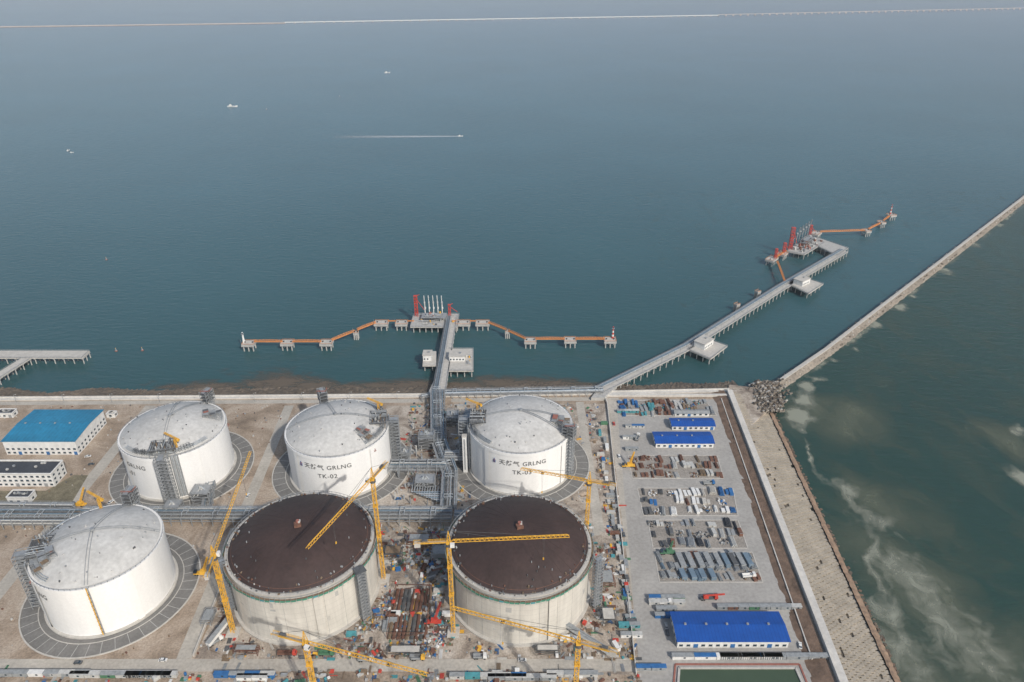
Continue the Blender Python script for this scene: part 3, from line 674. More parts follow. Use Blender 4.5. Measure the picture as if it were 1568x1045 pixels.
def dolphin(b,x,y,sx,sy,rz=0,z=ZD):
    b.box(x,y,z-2.4,sx,sy,2.4,deckc,rz);c,s=math.cos(rz),math.sin(rz)
    b.box(x,y,z,sx*.9,sy*.85,.04,concl,rz)
    piles(b,[(x+a*sx*c-e*sy*s,y+a*sx*s+e*sy*c) for a in (-.38,0,.38) for e in (-.35,.35)],z-2.3,.7)
    for a in (-.3,.3): b.cyl((x+a*sx*c,y+a*sx*s,z),(x+a*sx*c,y+a*sx*s,z+1.1),.5,darkm,8);b.box(x+a*sx*c+.2,y+a*sx*s,z+.8,1.4,.8,.5,darkm,rz)
    P=[(x+a*sx*c-e*sy*s,y+a*sx*s+e*sy*c) for a,e in ((-.48,-.48),(.48,-.48),(.48,.48),(-.48,.48),(-.48,-.48))]
    b.rail(P,z,1.1,orange,2.5,.12)
    b.cyl((P[0][0],P[0][1],z),(P[0][0],P[0][1],z+6),.12,steel,6)
def gangway(b,p,q,z=ZD+.6,w=1.6):
    P=Vector(p);Q=Vector(q);d=(Q-P).normalized();n=Vector((-d.y,d.x))*w/2;L=(Q-P).length;k=max(2,int(L/3))
    b.strip(P,Q,w,z-.15,z,orange)
    for s_ in (-1,1):
        a=P+n*s_;c=Q+n*s_
        b.beam((a.x,a.y,z-.3),(c.x,c.y,z-.3),.3,orange,.5)
        for i in range(k):
            e=a.lerp(c,i/k);f=a.lerp(c,(i+1)/k);h0=1.2+.5*math.sin(math.pi*i/k);h1=1.2+.5*math.sin(math.pi*(i+1)/k)
            b.beam((e.x,e.y,z+h0),(f.x,f.y,z+h1),.25,orange);b.beam((e.x,e.y,z),(e.x,e.y,z+h0),.15,orange);b.beam((e.x,e.y,z),(f.x,f.y,z+h1),.15,orange)
def light_tower(b,x,y,top=red,z=ZD,h=9):
    for i in range(5): b.cyl((x,y,z+h*i/5),(x,y,z+h*(i+1)/5),1.3-.12*i,(top,whitep)[i%2] if top is red else whitep,12,1.3-.12*(i+1))
    b.cyl((x,y,z+h),(x,y,z+h+.3),1.5,steel,12);b.cyl((x,y,z+h+.3),(x,y,z+h+1.7),.6,glass,8);b.cyl((x,y,z+h+1.7),(x,y,z+h+2.4),.9,top,8,.1)
def loading_arm(b,x,y,z,ax=(0,1),mat=whitep,h=15,lean=1):
    ax=Vector(ax).normalized()
    b.cyl((x,y,z),(x,y,z+h),.55,mat,8);b.box(x,y,z,2,2,1,steel)
    p1=(x-ax.x*3*lean,y-ax.y*3*lean,z+h+9);b.cyl((x,y,z+h*.7),p1,.42,mat,8);b.cyl((x+ax.x*.9,y+ax.y*.9,z+2.0),(p1[0]+ax.x*1,p1[1]+ax.y*1,p1[2]),.36,mat,8)
    b.cyl((x,y,z+h*.7),(x+ax.x*4,y+ax.y*4,z+h*.45),.35,mat,8);b.box(x+ax.x*4,y+ax.y*4,z+h*.38,1.4,1.6,1.8,mat)
    b.cyl((x-.9,y,z+h),(x+.9,y,z+h),1.1,steel,12)
def gantry_tower(b,x,y,z,h=24,w=3.0):
    b.lattice((x,y,z),(x,y,z+h),w,red,3,.38)
    for i in range(1,int(h/4)): b.box(x,y,z+i*4,w+.5,w+.5,.2,red)
    b.box(x,y,z+h,w+1,w+1,.4,red);b.beam((x+w/2,y,z+h*.8),(x+w/2+7,y+3,z+h*.25),.5,red);b.beam((x,y,z+h),(x+3,y+8,z+h-2),.5,red)
def deck_building(b,x,y,z,sx,sy,h,rz=0):
    b.box(x,y,z,sx,sy,h,whitep,rz);b.box(x,y,z+h,sx+1,sy+1,.5,concl,rz);c,s=math.cos(rz),math.sin(rz)
    for i in range(int(sx/3)):
        o=-sx/2+1.5+i*3
        b.box(x+o*c+(sy/2)*s,y+o*s-(sy/2)*c,z+1.2,1.5,.16,1.5,glass,rz)
    b.box(x+sx*.2*c,y+sx*.2*s,z+h+.5,2,2,1.2,steel,rz)
def clutter_deck(b,x0,x1,y0,y1,z,n):
    for i in range(n):
        a=random.uniform(x0,x1);e=random.uniform(y0,y1);s=random.uniform(.6,2.4)
        if random.random()<.5: b.box(a,e,z,s,s*.7,random.uniform(.8,3),random.choice([steel,tarpl,pipe,steeld,brick,yellow]),random.random()*.2)
        else:
            e2=min(x1,max(x0,a+random.uniform(-8,8)));b.cyl((a,e,z+1),(e2+.1,e,z+1.2),.35,random.choice([pipe,tarpl,steel]),6)
b=B();trestle(b,(-66,547),(-66,704),12.5)
b.prism([(-108,680),(-58,680),(-58,712),(-108,712)],ZD-1.3,ZD+.02,deckc);piles(b,[(-105+i*6.5,y) for i in range(8) for y in (683,692,701,710)],ZD-1.2,.6)
b.rail([(-108,680),(-72,680)],ZD,1.2,steel,3,.14);b.rail([(-108,680),(-108,712),(-58,712),(-58,680)],ZD,1.2,steel,3,.14)
b.scaffold(-84,697,ZD,26,12,5,steel,5,0,.4);b.box(-84,697,ZD+5,26,12,.2,steel);clutter_deck(b,-104,-60,684,708,ZD,60);clutter_deck(b,-94,-74,692,702,ZD+5.2,24)
for i in range(5): loading_arm(b,-95+i*4.7,709,ZD)
gantry_tower(b,-104,706,ZD,24);gantry_tower(b,-68,707,ZD,13,2.2)
b.prism([g(686,568,3),g(725,568,3),g(725,534,3),g(688,534,3)],ZD-1.3,ZD,concl)
px=[g(u,v,3) for u in (690,700,711,722) for v in (537,547,557,566)];piles(b,px)
x,y=g(700,552,3);deck_building(b,x,y+4,ZD,15,12,5);clutter_deck(b,x+9,x+15,y-10,y+14,ZD,14)
P=[g(686,568,3),g(725,568,3),g(725,534,3),g(688,534,3)];b.rail(P,ZD,1.2,steel,3,.13)
b.prism([g(647,560,3),g(668,560,3),g(668,538,3),g(649,538,3)],ZD-1.3,ZD-.01,concl);piles(b,[g(u,v,3) for u in (650,662) for v in (541,557)])
x,y=g(655,549,3);deck_building(b,x,y,ZD,8,10,6)
b.prism([g(655,603,3),g(668,575,3),g(676,575,3),g(676,603,3)],ZD-1,ZD-.02,deckc)
for u,w in ((584,15),(615,13),(709,16),(739,15)):
    x,y=g(u,494,3);dolphin(b,x,y,w,10)
for u0,u1 in ((594,606),(624,634),(692,699),(720,729)):
    a=g(u0,492,3);c=g(u1,492,3);b.strip(a,c,2.0,ZD,ZD+.3,orange);b.rail([(a[0],a[1]-1),(c[0],c[1]-1)],ZD+.3,1.2,orange,2,.2)
ml=[(381,525),(440,524),(500,524)];mrr=[(812,521),(873,520),(934,520)]
for u,v in ml+mrr: x,y=g(u,v,3);dolphin(b,x,y,12.5,10)
for u,v in ((545,509),(777,507)): x,y=g(u,v,3);dolphin(b,x,y,5,5)
def gw(p,q): gangway(b,g(*p,3.6),g(*q,3.6))
gw((389,523),(433,523));gw((448,523),(492,523));gw((508,521),(543,507));gw((547,505),(575,494))
gw((748,494),(775,505));gw((779,507),(805,519));gw((820,519),(865,519));gw((881,519),(926,519))
x,y=g(378,524,3);light_tower(b,x-3,y,whitep);x,y=g(938,518,3);light_tower(b,x,y,red,h=11)
b.build('loading_jetty')
b=B();T=[g(912,600,3),g(1052,531,3),g(1196,440,3),g(1292,384,3)]
for a,c in zip(T[:-1],T[1:]): trestle(b,a,c,12,True)
b.prism([g(905,612,1),g(925,612,1),g(945,590,3),g(915,596,3)],-1,ZD-.03,deckc)
for q,bu in ((((1053,535),(1080,518),(1114,530),(1088,550)),(1077,529)),(((1206,434),(1228,424),(1261,435),(1238,450)),(1227,434))):
    P=[g(u,v,3) for u,v in q];b.prism(P,ZD-1.4,ZD+.03,concl);b.rail(P+[P[0]],ZD,1.2,steel,3,.15)
    for i in range(4):
        for j in range(4): c=lerp(lerp(P[0],P[3],.1+i*.27),lerp(P[1],P[2],.1+i*.27),.08+j*.28);piles(b,[c])
    d_=Vector(P[1])-Vector(P[0]);x,y=g(*bu,3);deck_building(b,x,y,ZD,17,12,6,math.atan2(d_.y,d_.x))
P=[g(1283,392,3),g(1299,380,3),g(1252,364,3),g(1240,371,3)];b.prism(P,ZD-1.3,ZD+.04,deckc)
for i in range(8): piles(b,[lerp(P[0],P[3],i/7),lerp(P[1],P[2],i/7)])
b.rail([P[0],P[3]],ZD,1.2,steel,3,.15);b.rail([P[0],P[1],P[2]],ZD,1.2,steel,3,.15)
P=[g(1205,385,3),g(1232,390,3),g(1262,372,3),g(1240,360,3)];b.prism(P,ZD-1.4,ZD+.05,deckc);b.rail(P+[P[0]],ZD,1.2,steel,3,.15)
for i in range(5):
    for j in range(4): piles(b,[lerp(lerp(P[0],P[3],.05+i*.22),lerp(P[1],P[2],.05+i*.22),.06+j*.29)])
for i in range(45):
    c=lerp(lerp(P[0],P[3],random.random()),lerp(P[1],P[2],random.random()),random.uniform(.1,.9));s=random.uniform(1,3.5);b.box(c[0],c[1],ZD,s,s,random.uniform(1,5),random.choice([steel,tarpl,steel,brick,rust]),.6)
c=lerp(P[0],P[3],.55);b.scaffold(c[0]+6,c[1]-8,ZD,20,10,8,steel,4,R(50),.5)
dl=(Vector(P[3])-Vector(P[0])).normalized();nrm=Vector((-dl.y,dl.x))
for i in range(5): q=Vector(lerp(P[0],P[3],.35+i*.13));loading_arm(b,q.x,q.y,ZD,(nrm.x,nrm.y),steel,17)
q=Vector(lerp(P[0],P[3],.12));gantry_tower(b,q.x,q.y,ZD,30,4);q=Vector(lerp(P[0],P[3],-.02));gantry_tower(b,q.x-6,q.y-6,ZD,14,3);q=Vector(lerp(P[0],P[3],1));gantry_tower(b,q.x,q.y,ZD,14,2.4)
ar=math.atan2(dl.y,dl.x)
for (u,v),w in (((1182,396),18),((1198,388),13),((1250,357),16),((1327,353),9),((1350,340),8),((1365,329),11)):
    x,y=g(u,v,3);dolphin(b,x,y,w,11,ar if u<1300 else .3)
x,y=g(1187,396,3);gantry_tower(b,x,y,ZD,13,2.4)
gw((1190,400),(1202,432));gw((1256,355),(1290,354));gw((1290,354),(1324,353));gw((1330,351),(1348,342));gw((1353,338),(1362,331));gw((1188,394),(1204,384))
x,y=g(1363,328,3);light_tower(b,x,y,red,h=13)
for u,v in ((1132,467),(1164,447)): x,y=g(u,v,3);dolphin(b,x-2,y+2,6,5,.6)
b.build('loading_jetty')
b=B();a=g(-160,543,2);c=g(131,543,2);trestle(b,a,c,15,False,z=2.2,mat=concl);trestle(b,g(40,549,2),g(-60,612,2),10,False,z=2.15,mat=concl)
b.rail([(c[0],c[1]-7),(c[0],c[1]+7)],2.2,1,steel);b.build('concrete_pier')
# ------------------------------------------------------------ far causeway
farc=M('weathered_deck',(.48,.42,.40),.9,n=(.01,.15))
b=B();a=Vector(g(-300,45,0));c=Vector(g(1900,6,0));m0=Vector(g(436,35,0));m1=Vector(g(1100,24,0))
b.strip(a,m0,16,SEA-3,SEA+2,rockl);b.strip(a,m0,9,SEA,SEA+6,farc)
b.strip(m0,m1,16,SEA+5,SEA+9,whitep)
b.strip(m1,c,11,SEA+9,SEA+12,farc)
for p,q in ((m0,m1),(m1,c)):
    L=(q-p).length;k=int(L/60)
    for i in range(k+1): e=p.lerp(q,i/k);b.box(e.x,e.y,SEA-4,10,10,13,farc)
b.build('sea_viaduct')
# ------------------------------------------------------------ boats
def boat(x,y,L,rz,name='fishing_boat'):
    b=B();W=L*.28;c,s=math.cos(rz),math.sin(rz)
    def P(a,e,z): return (x+a*c-e*s,y+a*s+e*c,SEA+z)
    secs=[(-.5,.85,0.16),(-.25,1,.14),(.1,1,.15),(.35,.6,.19),(.5,.04,.24)];vs=[]
    for a,w,h in secs: vs+=[P(a*L,-W/2*w,h*L*.6),P(a*L*.96,-W/2*w*.6,-.3),P(a*L*.96,W/2*w*.6,-.3),P(a*L,W/2*w,h*L*.6)]
    fs=[(0,1,2,3)]
    for i in range(4):
        o=i*4
        for j in range(3): fs.append((o+j,o+j+1,o+j+5,o+j+4))
        fs.append((o+3,o,o+4,o+7))
    b.add(vs,fs,whitep);z=.09*L
    q=P(-.18*L,0,z);b.box(q[0],q[1],q[2],L*.3,W*.65,L*.11,whitep,rz);b.box(q[0],q[1],q[2]+L*.11,L*.33,W*.75,L*.012,steel,rz)
    q=P(-.02*L,0,z);b.box(q[0]+.03*c,q[1],q[2]+L*.05,L*.02,W*.55,L*.04,glass,rz);q=P(-.18*L,0,z+L*.12);b.box(*q,L*.12,W*.4,L*.06,whitep,rz)
    q=P(-.2*L,0,z);b.cyl(q,(q[0],q[1],q[2]+L*.32),L*.012,steeld,6);q=P(.25*L,0,z);b.cyl(q,(q[0],q[1],q[2]+L*.22),L*.01,steeld,6);q=P(.2*L,0,z*.9);b.box(*q,L*.12,W*.4,L*.03,blueo,rz)
    b.build(name,(x,y,SEA))
for u,v,L,rz in ((356,164,27,.2),(593,112,22,.5),(105,231,11,1.6),(110,234,7,.3)): x,y=g(u,v,SEA);boat(x,y,L,rz)
x,y=g(705,209,SEA);boat(x,y,12,.02,'speedboat')
def wake(xx,yy):
    t=(x-xx)/290
    if t<-.02 or t>1:return 0
    w=3.6+12*t;off=abs(yy-y+7*t);return max(0,1.0*math.exp(-(off/w)**2)*(1-t)**.6)
sgrid('boat_wake',lambda i,j:(x-295+i*2.4,y-36+j*1.6,SEA+.08),124,40,overlay_mat('wake_foam',(.45,.50,.53),.25,.58,1.2,maxa=.85),attr=wake)
for u,v in ((163,398),(520,148),(178,538),(218,537),(408,168),(1330,38)):
    xx,yy=g(u,v,SEA);b2=B();b2.cyl((xx,yy,SEA-.4),(xx,yy,SEA+.7),1.3,brick,12);b2.cyl((xx,yy,SEA+.7),(xx,yy,SEA+3.2),.7,steel,8,.2);b2.cyl((xx,yy,SEA+3.2),(xx,yy,SEA+3.7),.3,yellow,8);b2.build('navigation_buoy',(xx,yy,SEA))
# ------------------------------------------------------------ buildings
def warehouse(x0,x1,y0,y1,h,ridge,roof,name='warehouse',rows=1,flat=False,parapet=0):
    b=B();cx,cy=(x0+x1)/2,(y0+y1)/2
    b.box(cx,cy,0,x1-x0,y1-y0,h,whitep)
    if flat:
        b.box(cx,cy,h,x1-x0+.6,y1-y0+.6,.4,concl)
        b.box(cx,cy,h+.4,x1-x0-1.6,y1-y0-1.6,.15,roof)
        if parapet:
            for a in (x0,x1): b.box(a,cy,h+.4,.6,y1-y0,parapet,whitep)
            for a in (y0,y1): b.box(cx,a,h+.4,x1-x0-.61,.6,parapet,whitep)
        for i in range(9): b.box(random.uniform(x0+3,x1-3),random.uniform(y0+3,y1-3),h+.55,1.6,1.3,1.1,random.choice([steel,tarpl]))
    else:
        e=.8
        vs=[(x0-e,y0-e,h),(x1+e,y0-e,h),(x1+e,cy,h+ridge),(x0-e,cy,h+ridge),(x0-e,y1+e,h),(x1+e,y1+e,h)]
        vs+=[(a,c_,z+.25) for a,c_,z in vs]
        b.add(vs,[(0,1,2,3),(3,2,5,4),(6,7,8,9),(9,8,11,10),(0,1,7,6),(4,5,11,10),(0,3,9,6),(3,4,10,9),(1,2,8,7),(2,5,11,8)],roof)
        b.add([(x0,y0,h),(x0,y1,h),(x0,cy,h+ridge-.02)],[(0,1,2)],whitep);b.add([(x1,y0,h),(x1,y1,h),(x1,cy,h+ridge-.02)],[(0,1,2)],whitep)
        b.box(cx,cy,h+ridge+.2,x1-x0+1.6,.8,.18,roof)
        k=int((x1-x0)/12)
        for i in range(k): b.box(x0+6+i*12,cy,h+ridge+.38,1.2,1.2,.7,steel)
    for r_ in range(rows):
        z=1.2+r_*3.6
        k=max(1,int((x1-x0)/4.2))
        for i in range(k):
            xx=x0+(x1-x0)*(i+.5)/k
            if r_==0 and i%5==2: b.box(xx,y0,.02,2.6,.2,3.0,blueo if not flat else steel)
            else: b.box(xx,y0,z,2.1,.18,1.5,glass);b.box(xx,y0-.1,z-.15,2.4,.22,.12,concl)
        k=max(1,int((y1-y0)/4.5))
        for i in range(k):
            for xx in (x0,x1): b.box(xx,y0+(y1-y0)*(i+.5)/k,z,.18,2.0,1.5,glass)
    b.build(name,(cx,y0,0))
warehouse(-400,-343,461,505,13,1.5,tealr,'workshop_building',2)
warehouse(-420,-340,422,438,11,0,darkroof,'office_building',3,True,1.0)
warehouse(94,157,280,300,5.5,1.6,bluer,'blue_roof_warehouse',1)
x,y=g(1004,686);x1_,_=g(1092,686);warehouse(x,x1_,y,y+15,4.5,1.6,bluer,'blue_roof_shed')
x,y=g(1030,662);x1_,_=g(1095,662);warehouse(x,x1_,y+3,y+14,4,1.4,bluer,'blue_roof_shed')
x,y=g(1034,640);x1_,_=g(1086,640);warehouse(x,x1_,y+2,y+7,3.2,1,tarp,'grey_shed')
for u,v,sx,sy,h,mt in ((30,771,16,8,5,whitep),(8,640,14,7,4,whitep),(140,655,9,6,4,whitep),(170,640,7,5,3,concl)):
    x,y=g(u,v);warehouse(x-sx/2,x+sx/2,y,y+sy,h,.0,darkroof if mt is whitep else concl,'utility_building',1,True,.5)
# ------------------------------------------------------------ containers/cabins, piles, trucks
def container(b,x,y,rz,mat,L=6.1,W=2.45,h=2.6,z=.12,cabin=False):
    b.box(x,y,z,L,W,h,mat,rz);c,s=math.cos(rz),math.sin(rz)
    for i in range(int(L/1.2)):
        o=-L/2+.6+i*1.2
        for e in (-1,1): b.box(x+o*c-e*(W/2)*s,y+o*s+e*(W/2)*c,z+.15,.5,.12,h-.3,mat,rz)
    for a in (-1,1): b.box(x+a*(L/2-.1)*c,y+a*(L/2-.1)*s,z+h,.2,W+.1,.12,steel,rz)
    if cabin:
        b.box(x,y,z+h,L+.3,W+.4,.15,random.choice([tarp,tarpl,blueo,tarp,mat]),rz)
        for e in (-1,1):b.box(x+.8*c-e*(W/2+.03)*s,y+.8*s+e*(W/2+.03)*c,z+1,1.2,.1,1.1,glass,rz)
def pipe_stack(b,x,y,L,n,r,rz,mat,z=.14):
    c,s=math.cos(rz),math.sin(rz)
    for lay in range(3):
        for i in range(n-lay):
            o=(i-(n-lay)/2+.5)*2.05*r;zz=z+r+lay*1.75*r;dl=random.uniform(-.4,.4)
            b.cyl((x-(L/2+dl)*c-o*s,y-(L/2+dl)*s+o*c,zz),(x+(L/2-dl)*c-o*s,y+(L/2-dl)*s+o*c,zz),r,mat,6)
def slab_stack(b,x,y,sx,sy,n,rz,mat,z=.14):
    for i in range(n): b.box(x+random.uniform(-.1,.1),y+random.uniform(-.1,.1),z+i*.42,sx,sy,.34,mat,rz)
def truck(u,v,rz,cab=whitep,bed=tarp,L=9,boom=False):
    x,y=g(u,v);b=B();c,s=math.cos(rz),math.sin(rz)
    def P(a,e): return x+a*c-e*s,y+a*s+e*c
    b.box(x,y,.85,L,2.2,.35,steeld,rz);q=P(L/2-1.1,0);b.box(*q,1.0,2.2,2.4,1.5,cab,rz);q=P(L/2-1.3,0);b.box(*q,2.5,1.7,2.3,.9,cab,rz);q=P(L/2-.42,0);b.box(*q,2.5,.12,2.0,.75,glass,rz)
    q=P(-1.2,0);b.box(*q,1.25,L-3,2.4,.3,bed,rz)
    if boom: q=P(-2,0);b.box(*q,1.5,3,2.2,1.6,red,rz);p0=P(-3,0);p1=P(L/2+4,0);b.beam((*p0,3.2),(*p1,3.9),.8,red)
    else:
        for e in (-1.15,1.15): q=P(-1.2,e);b.box(*q,1.55,L-3,.1,1.1,bed,rz)
        for a in (-L/2+.3,L/2-2.75): q=P(a,0);b.box(*q,1.55,.1,2.2,1.1,bed,rz)
    for a in (L/2-1.3,-L/2+1.2,-L/2+2.5):
        for e in (-1.1,1.1): p0=P(a,e-.18);p1=P(a,e+.18);b.cyl((*p0,.62),(*p1,.62),.5,darkm,10)
    b.build('truck',(x,y,0))
def car(u,v,rz,mt):
    x,y=g(u,v);b=B();c,s=math.cos(rz),math.sin(rz)
    b.box(x,y,.4,4.5,1.8,.65,mt,rz)
    vs=[]
    for a,z in ((-1.9,1.05),(-1.2,1.55),(.6,1.55),(1.3,1.05)):
        for e in (-.8,.8): vs.append((x+a*c-e*s*(.9 if z>1.2 else 1),y+a*s+e*c*(.9 if z>1.2 else 1),z))
    b.add(vs,[(0,1,3,2),(4,5,7,6),(0,2,4,6),(1,7,5,3)],glass);b.add([vs[i] for i in (2,3,5,4)],[(0,1,2,3)],mt)
    for a in (-1.4,1.4):
        for e in (-.85,.85): px,py=x+a*c-e*s,y+a*s+e*c;b.cyl((px+.1*s,py-.1*c,.45),(px-.1*s,py+.1*c,.45),.36,darkm,10)
    b.build('parked_car',(x,y,0))
truck(1085,918,.05,red,steeld,11,True);truck(1146,884,.1,whitep,whitep,9);truck(976,672,1.2);truck(440,1003,0,red,rust,11);truck(500,1003,0,greenp,greenp,9)
truck(330,985,.8,whitep,tarp);truck(735,1008,0,whitep,steel,8);truck(640,1010,0.02,yellow,steel,8);truck(1018,925,.1,whitep,whitep,8);truck(650,870,1.3,whitep,rust,9);truck(960,905,1.62,red,tarp,9);truck(560,1012,0,tarpl,tarp,9);truck(1085,742,0.1,blueo,tarp,9)
for u,v,rz,mt in ((1020,960,1.5,tarpl),(1022,970,1.5,steeld),(1150,930,.1,tarpl),(1160,930,.1,red),(170,770,1.2,whitep),(1225,990,1.3,whitep),(948,700,1.6,whitep),(955,820,1.6,steeld),(940,650,1.6,red),(135,700,.2,whitep),(140,712,.2,steeld),(380,760,1.5,whitep),(610,765,.1,blueo),(250,1012,0,whitep),(800,1012,0,whitep),(120,1016,0,steeld)): car(u,v,rz,mt)
cols=[whitep,tarpl,tarp,teal,steel,rust,deckc,greenp,concl,tarp,steeld]
for i in range(40):
    t=i/39;u=917+(972-917)*t+random.choice([0,0,0,7]);v=650+(975-650)*t**.85
    x,y=g(u,v);b=B();container(b,x+random.uniform(-1,1),y,R(90+random.choice([0,0,0,0,90])+random.uniform(-4,4)),random.choice(cols),random.choice([6.1,4.5,3.5,7]),2.3,random.uniform(1.2,2.6),cabin=random.random()<.3);b.build('site_cabin',(0,0,0))
for u,v,k,L_,mt in ((962,655,3,5,tarpl),(958,672,2,5,whitep),(962,690,2,5,tarp),(1002,918,3,7,whitep),(1002,925,3,7,tarpl),(1045,1008,5,12,whitep),(1118,1008,5,12,tarp),(1105,932,8,6,tarp),(950,632,3,6,teal),(1012,935,2,6,tarp),(1010,945,2,6,blueo),(10,1034,6,8,tarp),(120,1036,7,8,tarpl),(205,1036,3,8,tarp),(340,1036,4,8,blueo),(375,1040,2,8,whitep),(700,1038,5,8,tarpl),(760,1040,4,9,tarp),(850,1035,3,9,tarpl),(985,1025,2,8,tarp),(955,960,2,6,teal),(958,975,2,6,whitep)):
    x,y=g(u,v)
    for i in range(k): b=B();container(b,x+i*(L_+.4),y,0,mt if random.random()<.75 else random.choice(cols),L_,cabin=True);b.build('site_cabin')
def in_bay(P,a,c): return lerp(lerp(P[0],P[1],a),lerp(P[3],P[2],a),c)
mixes=[[rust,rust,tarpl,brownm,rust],[steeld,whitep,whitep,concl,blueo],[steeld,steel,tarp,tarpl,darkroof],[tarp,pipeb,tarp,steel,pipeb],[blueo,teal,rust,tarpl,brownm,tarp]]
for bi,bay in enumerate(bays):
    P=[g(*q) for q in bay];b=B();mx=mixes[bi]
    na=11 if bi!=4 else 13;nc=3 if bi!=4 else 4
    for i in range(na):
        zone=mx[min(len(mx)-1,int(i/na*len(mx)))]
        for j in range(nc):
            if random.random()<.16: continue
            x,y=in_bay(P,(i+.5+random.uniform(-.15,.15))/na,(j+.5)/nc+random.uniform(-.05,.05));mt=zone if random.random()<.68 else random.choice(mx+[rust,tarp])
            k=random.random();rz=R(90)+random.uniform(-.12,.12) if bi!=3 else R(100)
            if k<.35: pipe_stack(b,x,y,random.uniform(4,9),random.randint(4,7),random.uniform(.2,.45),rz,mt)
            elif k<.7: 
                for q in range(2): slab_stack(b,x-1.6+q*3,y,random.uniform(1.8,2.8),random.uniform(3,8),random.randint(1,5),rz-R(90),mt)
            elif k<.76: container(b,x,y,rz,mt)
            else:
                for q in range(16): b.box(x+random.uniform(-3,3),y+random.uniform(-3,3),.13,random.uniform(.4,2),random.uniform(.3,1.2),random.uniform(.3,1.3),random.choice(mx+[mt,brownm]),random.random()*3)
    b.build('stacked_building_materials')
b=B()
P=[g(u,v) for u,v in ((1035,850),(1090,850),(1100,888),(1040,888))]
for i in range(4): x,y=in_bay(P,(i+.4)/4,.3);container(b,x,y,R(97),tarp,12,3.6,2.8);x,y=in_bay(P,(i+.4)/4,.85);container(b,x,y,R(97),pipeb,8,3.4,2.6)
P=[g(u,v) for u,v in ((1092,850),(1148,850),(1160,885),(1100,888))]
for i in range(5): x,y=in_bay(P,(i+.4)/5,.3);container(b,x,y,R(97),(tarp,pipeb,steeld)[i%3],11,3.2,2.8)
b.build('shipping_containers')
b=B();P=[g(1040,1024),g(1218,1024),g(1245,1085),g(1036,1085)];b.sheet(P,.16,pondm)
for i in range(4): b.strip(P[i],P[(i+1)%4],1.2,.1,.9,concl)
Q=[g(1034,1018),g(1224,1018),g(1255,1095),g(1028,1095)]
for i in range(4): b.strip(Q[i],Q[(i+1)%4],1.0,.1,.5,brick)
b.build('retention_pond')
b=B()
for i in range(9):
    x=-71+i*2.6
    for j in range(2): pipe_stack(b,x,294+j*20,17,4,.26,R(90)+random.uniform(-.04,.04),random.choice([rust,rust,steeld,brownm]))
for i in range(7): slab_stack(b,-52+i*1.0,330+i*2,6,1.5,4,.4,random.choice([rust,tarp,steeld]))
b.scaffold(-61,304,0,22,36,5,rust,5,0,.35,False)
b.build('steel_pipe_racks')
def clear(x,y,mg=4):
    for k,a,c,r in TK:
        if math.hypot(x-a,y-c)<r+(mg if k=='d' else 15): return False
    if abs(y-268.5)<4 or abs(x-60)<4 and y>370 or 378<y<394 and x<-38: return False
    if abs(x-(74+(y-200)*.0464))<6.5: return False
    return True
b=B();pal=[rust,rust,rust,steeld,steeld,steel,tarpl,brownm,brownm,brownm,tarp,tarp,blueo,teal,yellow,concl,deckc,red,greenp,whitep]
n=0
while n<4200:
    k=random.random()
    if k<.45: x,y=random.uniform(-178,72),random.uniform(256,378)
    elif k<.62: x,y=random.uniform(-92,-36),random.uniform(268,378)
    elif k<.86: x,y=random.uniform(-90,76),random.uniform(372,535)
    else: x,y=random.uniform(-330,70),random.uniform(225,263)
    if noise.noise(Vector((x*.05,y*.05,2)))<-.05 and random.random()<.8: continue
    if not clear(x,y): continue
    n+=1;k=random.random();mt=random.choice(pal);rz=random.choice([0,R(90),random.random()*3])
    if k<.5: s=random.uniform(.4,1.8);b.box(x,y,.02,s,s*random.uniform(.4,1),random.uniform(.2,1.2),mt,rz)
    elif k<.8: L=random.uniform(2,7);c,s=math.cos(rz),math.sin(rz);[b.beam((x+i*.4*s,y-i*.4*c,.25),(x+L*c+i*.4*s,y+L*s-i*.4*c,.25),.25,mt) for i in range(random.randint(1,6))]
    elif k<.91: slab_stack(b,x,y,random.uniform(1.5,4),random.uniform(1,2.5),random.randint(1,4),rz,mt,.03)
    elif k<.92: container(b,x,y,rz,random.choice(cols),z=.04)
    else: b.cyl((x,y,0),(x,y,random.uniform(.5,1.5)),random.uniform(.3,.8),mt,8)
b.build('construction_debris')
b=B()
for i in range(34):
    for _ in range(30):
        x,y=random.uniform(-175,70),random.uniform(258,530)
        if clear(x,y,8): break
    s=random.uniform(2,5);k=10
    vs=[(x+math.cos(6.283*j/k)*s*random.uniform(.8,1.2),y+math.sin(6.283*j/k)*s*random.uniform(.7,1),.03) for j in range(k)]+[(x+math.cos(6.283*j/k)*s*.45*random.uniform(.7,1.2),y+math.sin(6.283*j/k)*s*.4,s*random.uniform(.25,.35)) for j in range(k)]+[(x,y,s*.4)]
    b.add(vs,[(j,(j+1)%k,k+(j+1)%k,k+j) for j in range(k)]+[(k+j,k+(j+1)%k,2*k) for j in range(k)],soil,True)
b.build('soil_heaps')
b=B();n=0
while n<420:
    x,y=random.uniform(-480,-100),random.uniform(250,532)
    if not clear(x,y,8) or abs(x+318)<6 or abs(x+190)<7: continue
    if -425<x<-338 and 418<y<510: continue
    n+=1;s=random.uniform(.4,1.5);b.box(x,y,.02,s,s*.7,random.uniform(.3,1.3),random.choice([tarp,steeld,brownm,concl,rust,tarpl]),random.random()*3)
b.build('scattered_equipment')
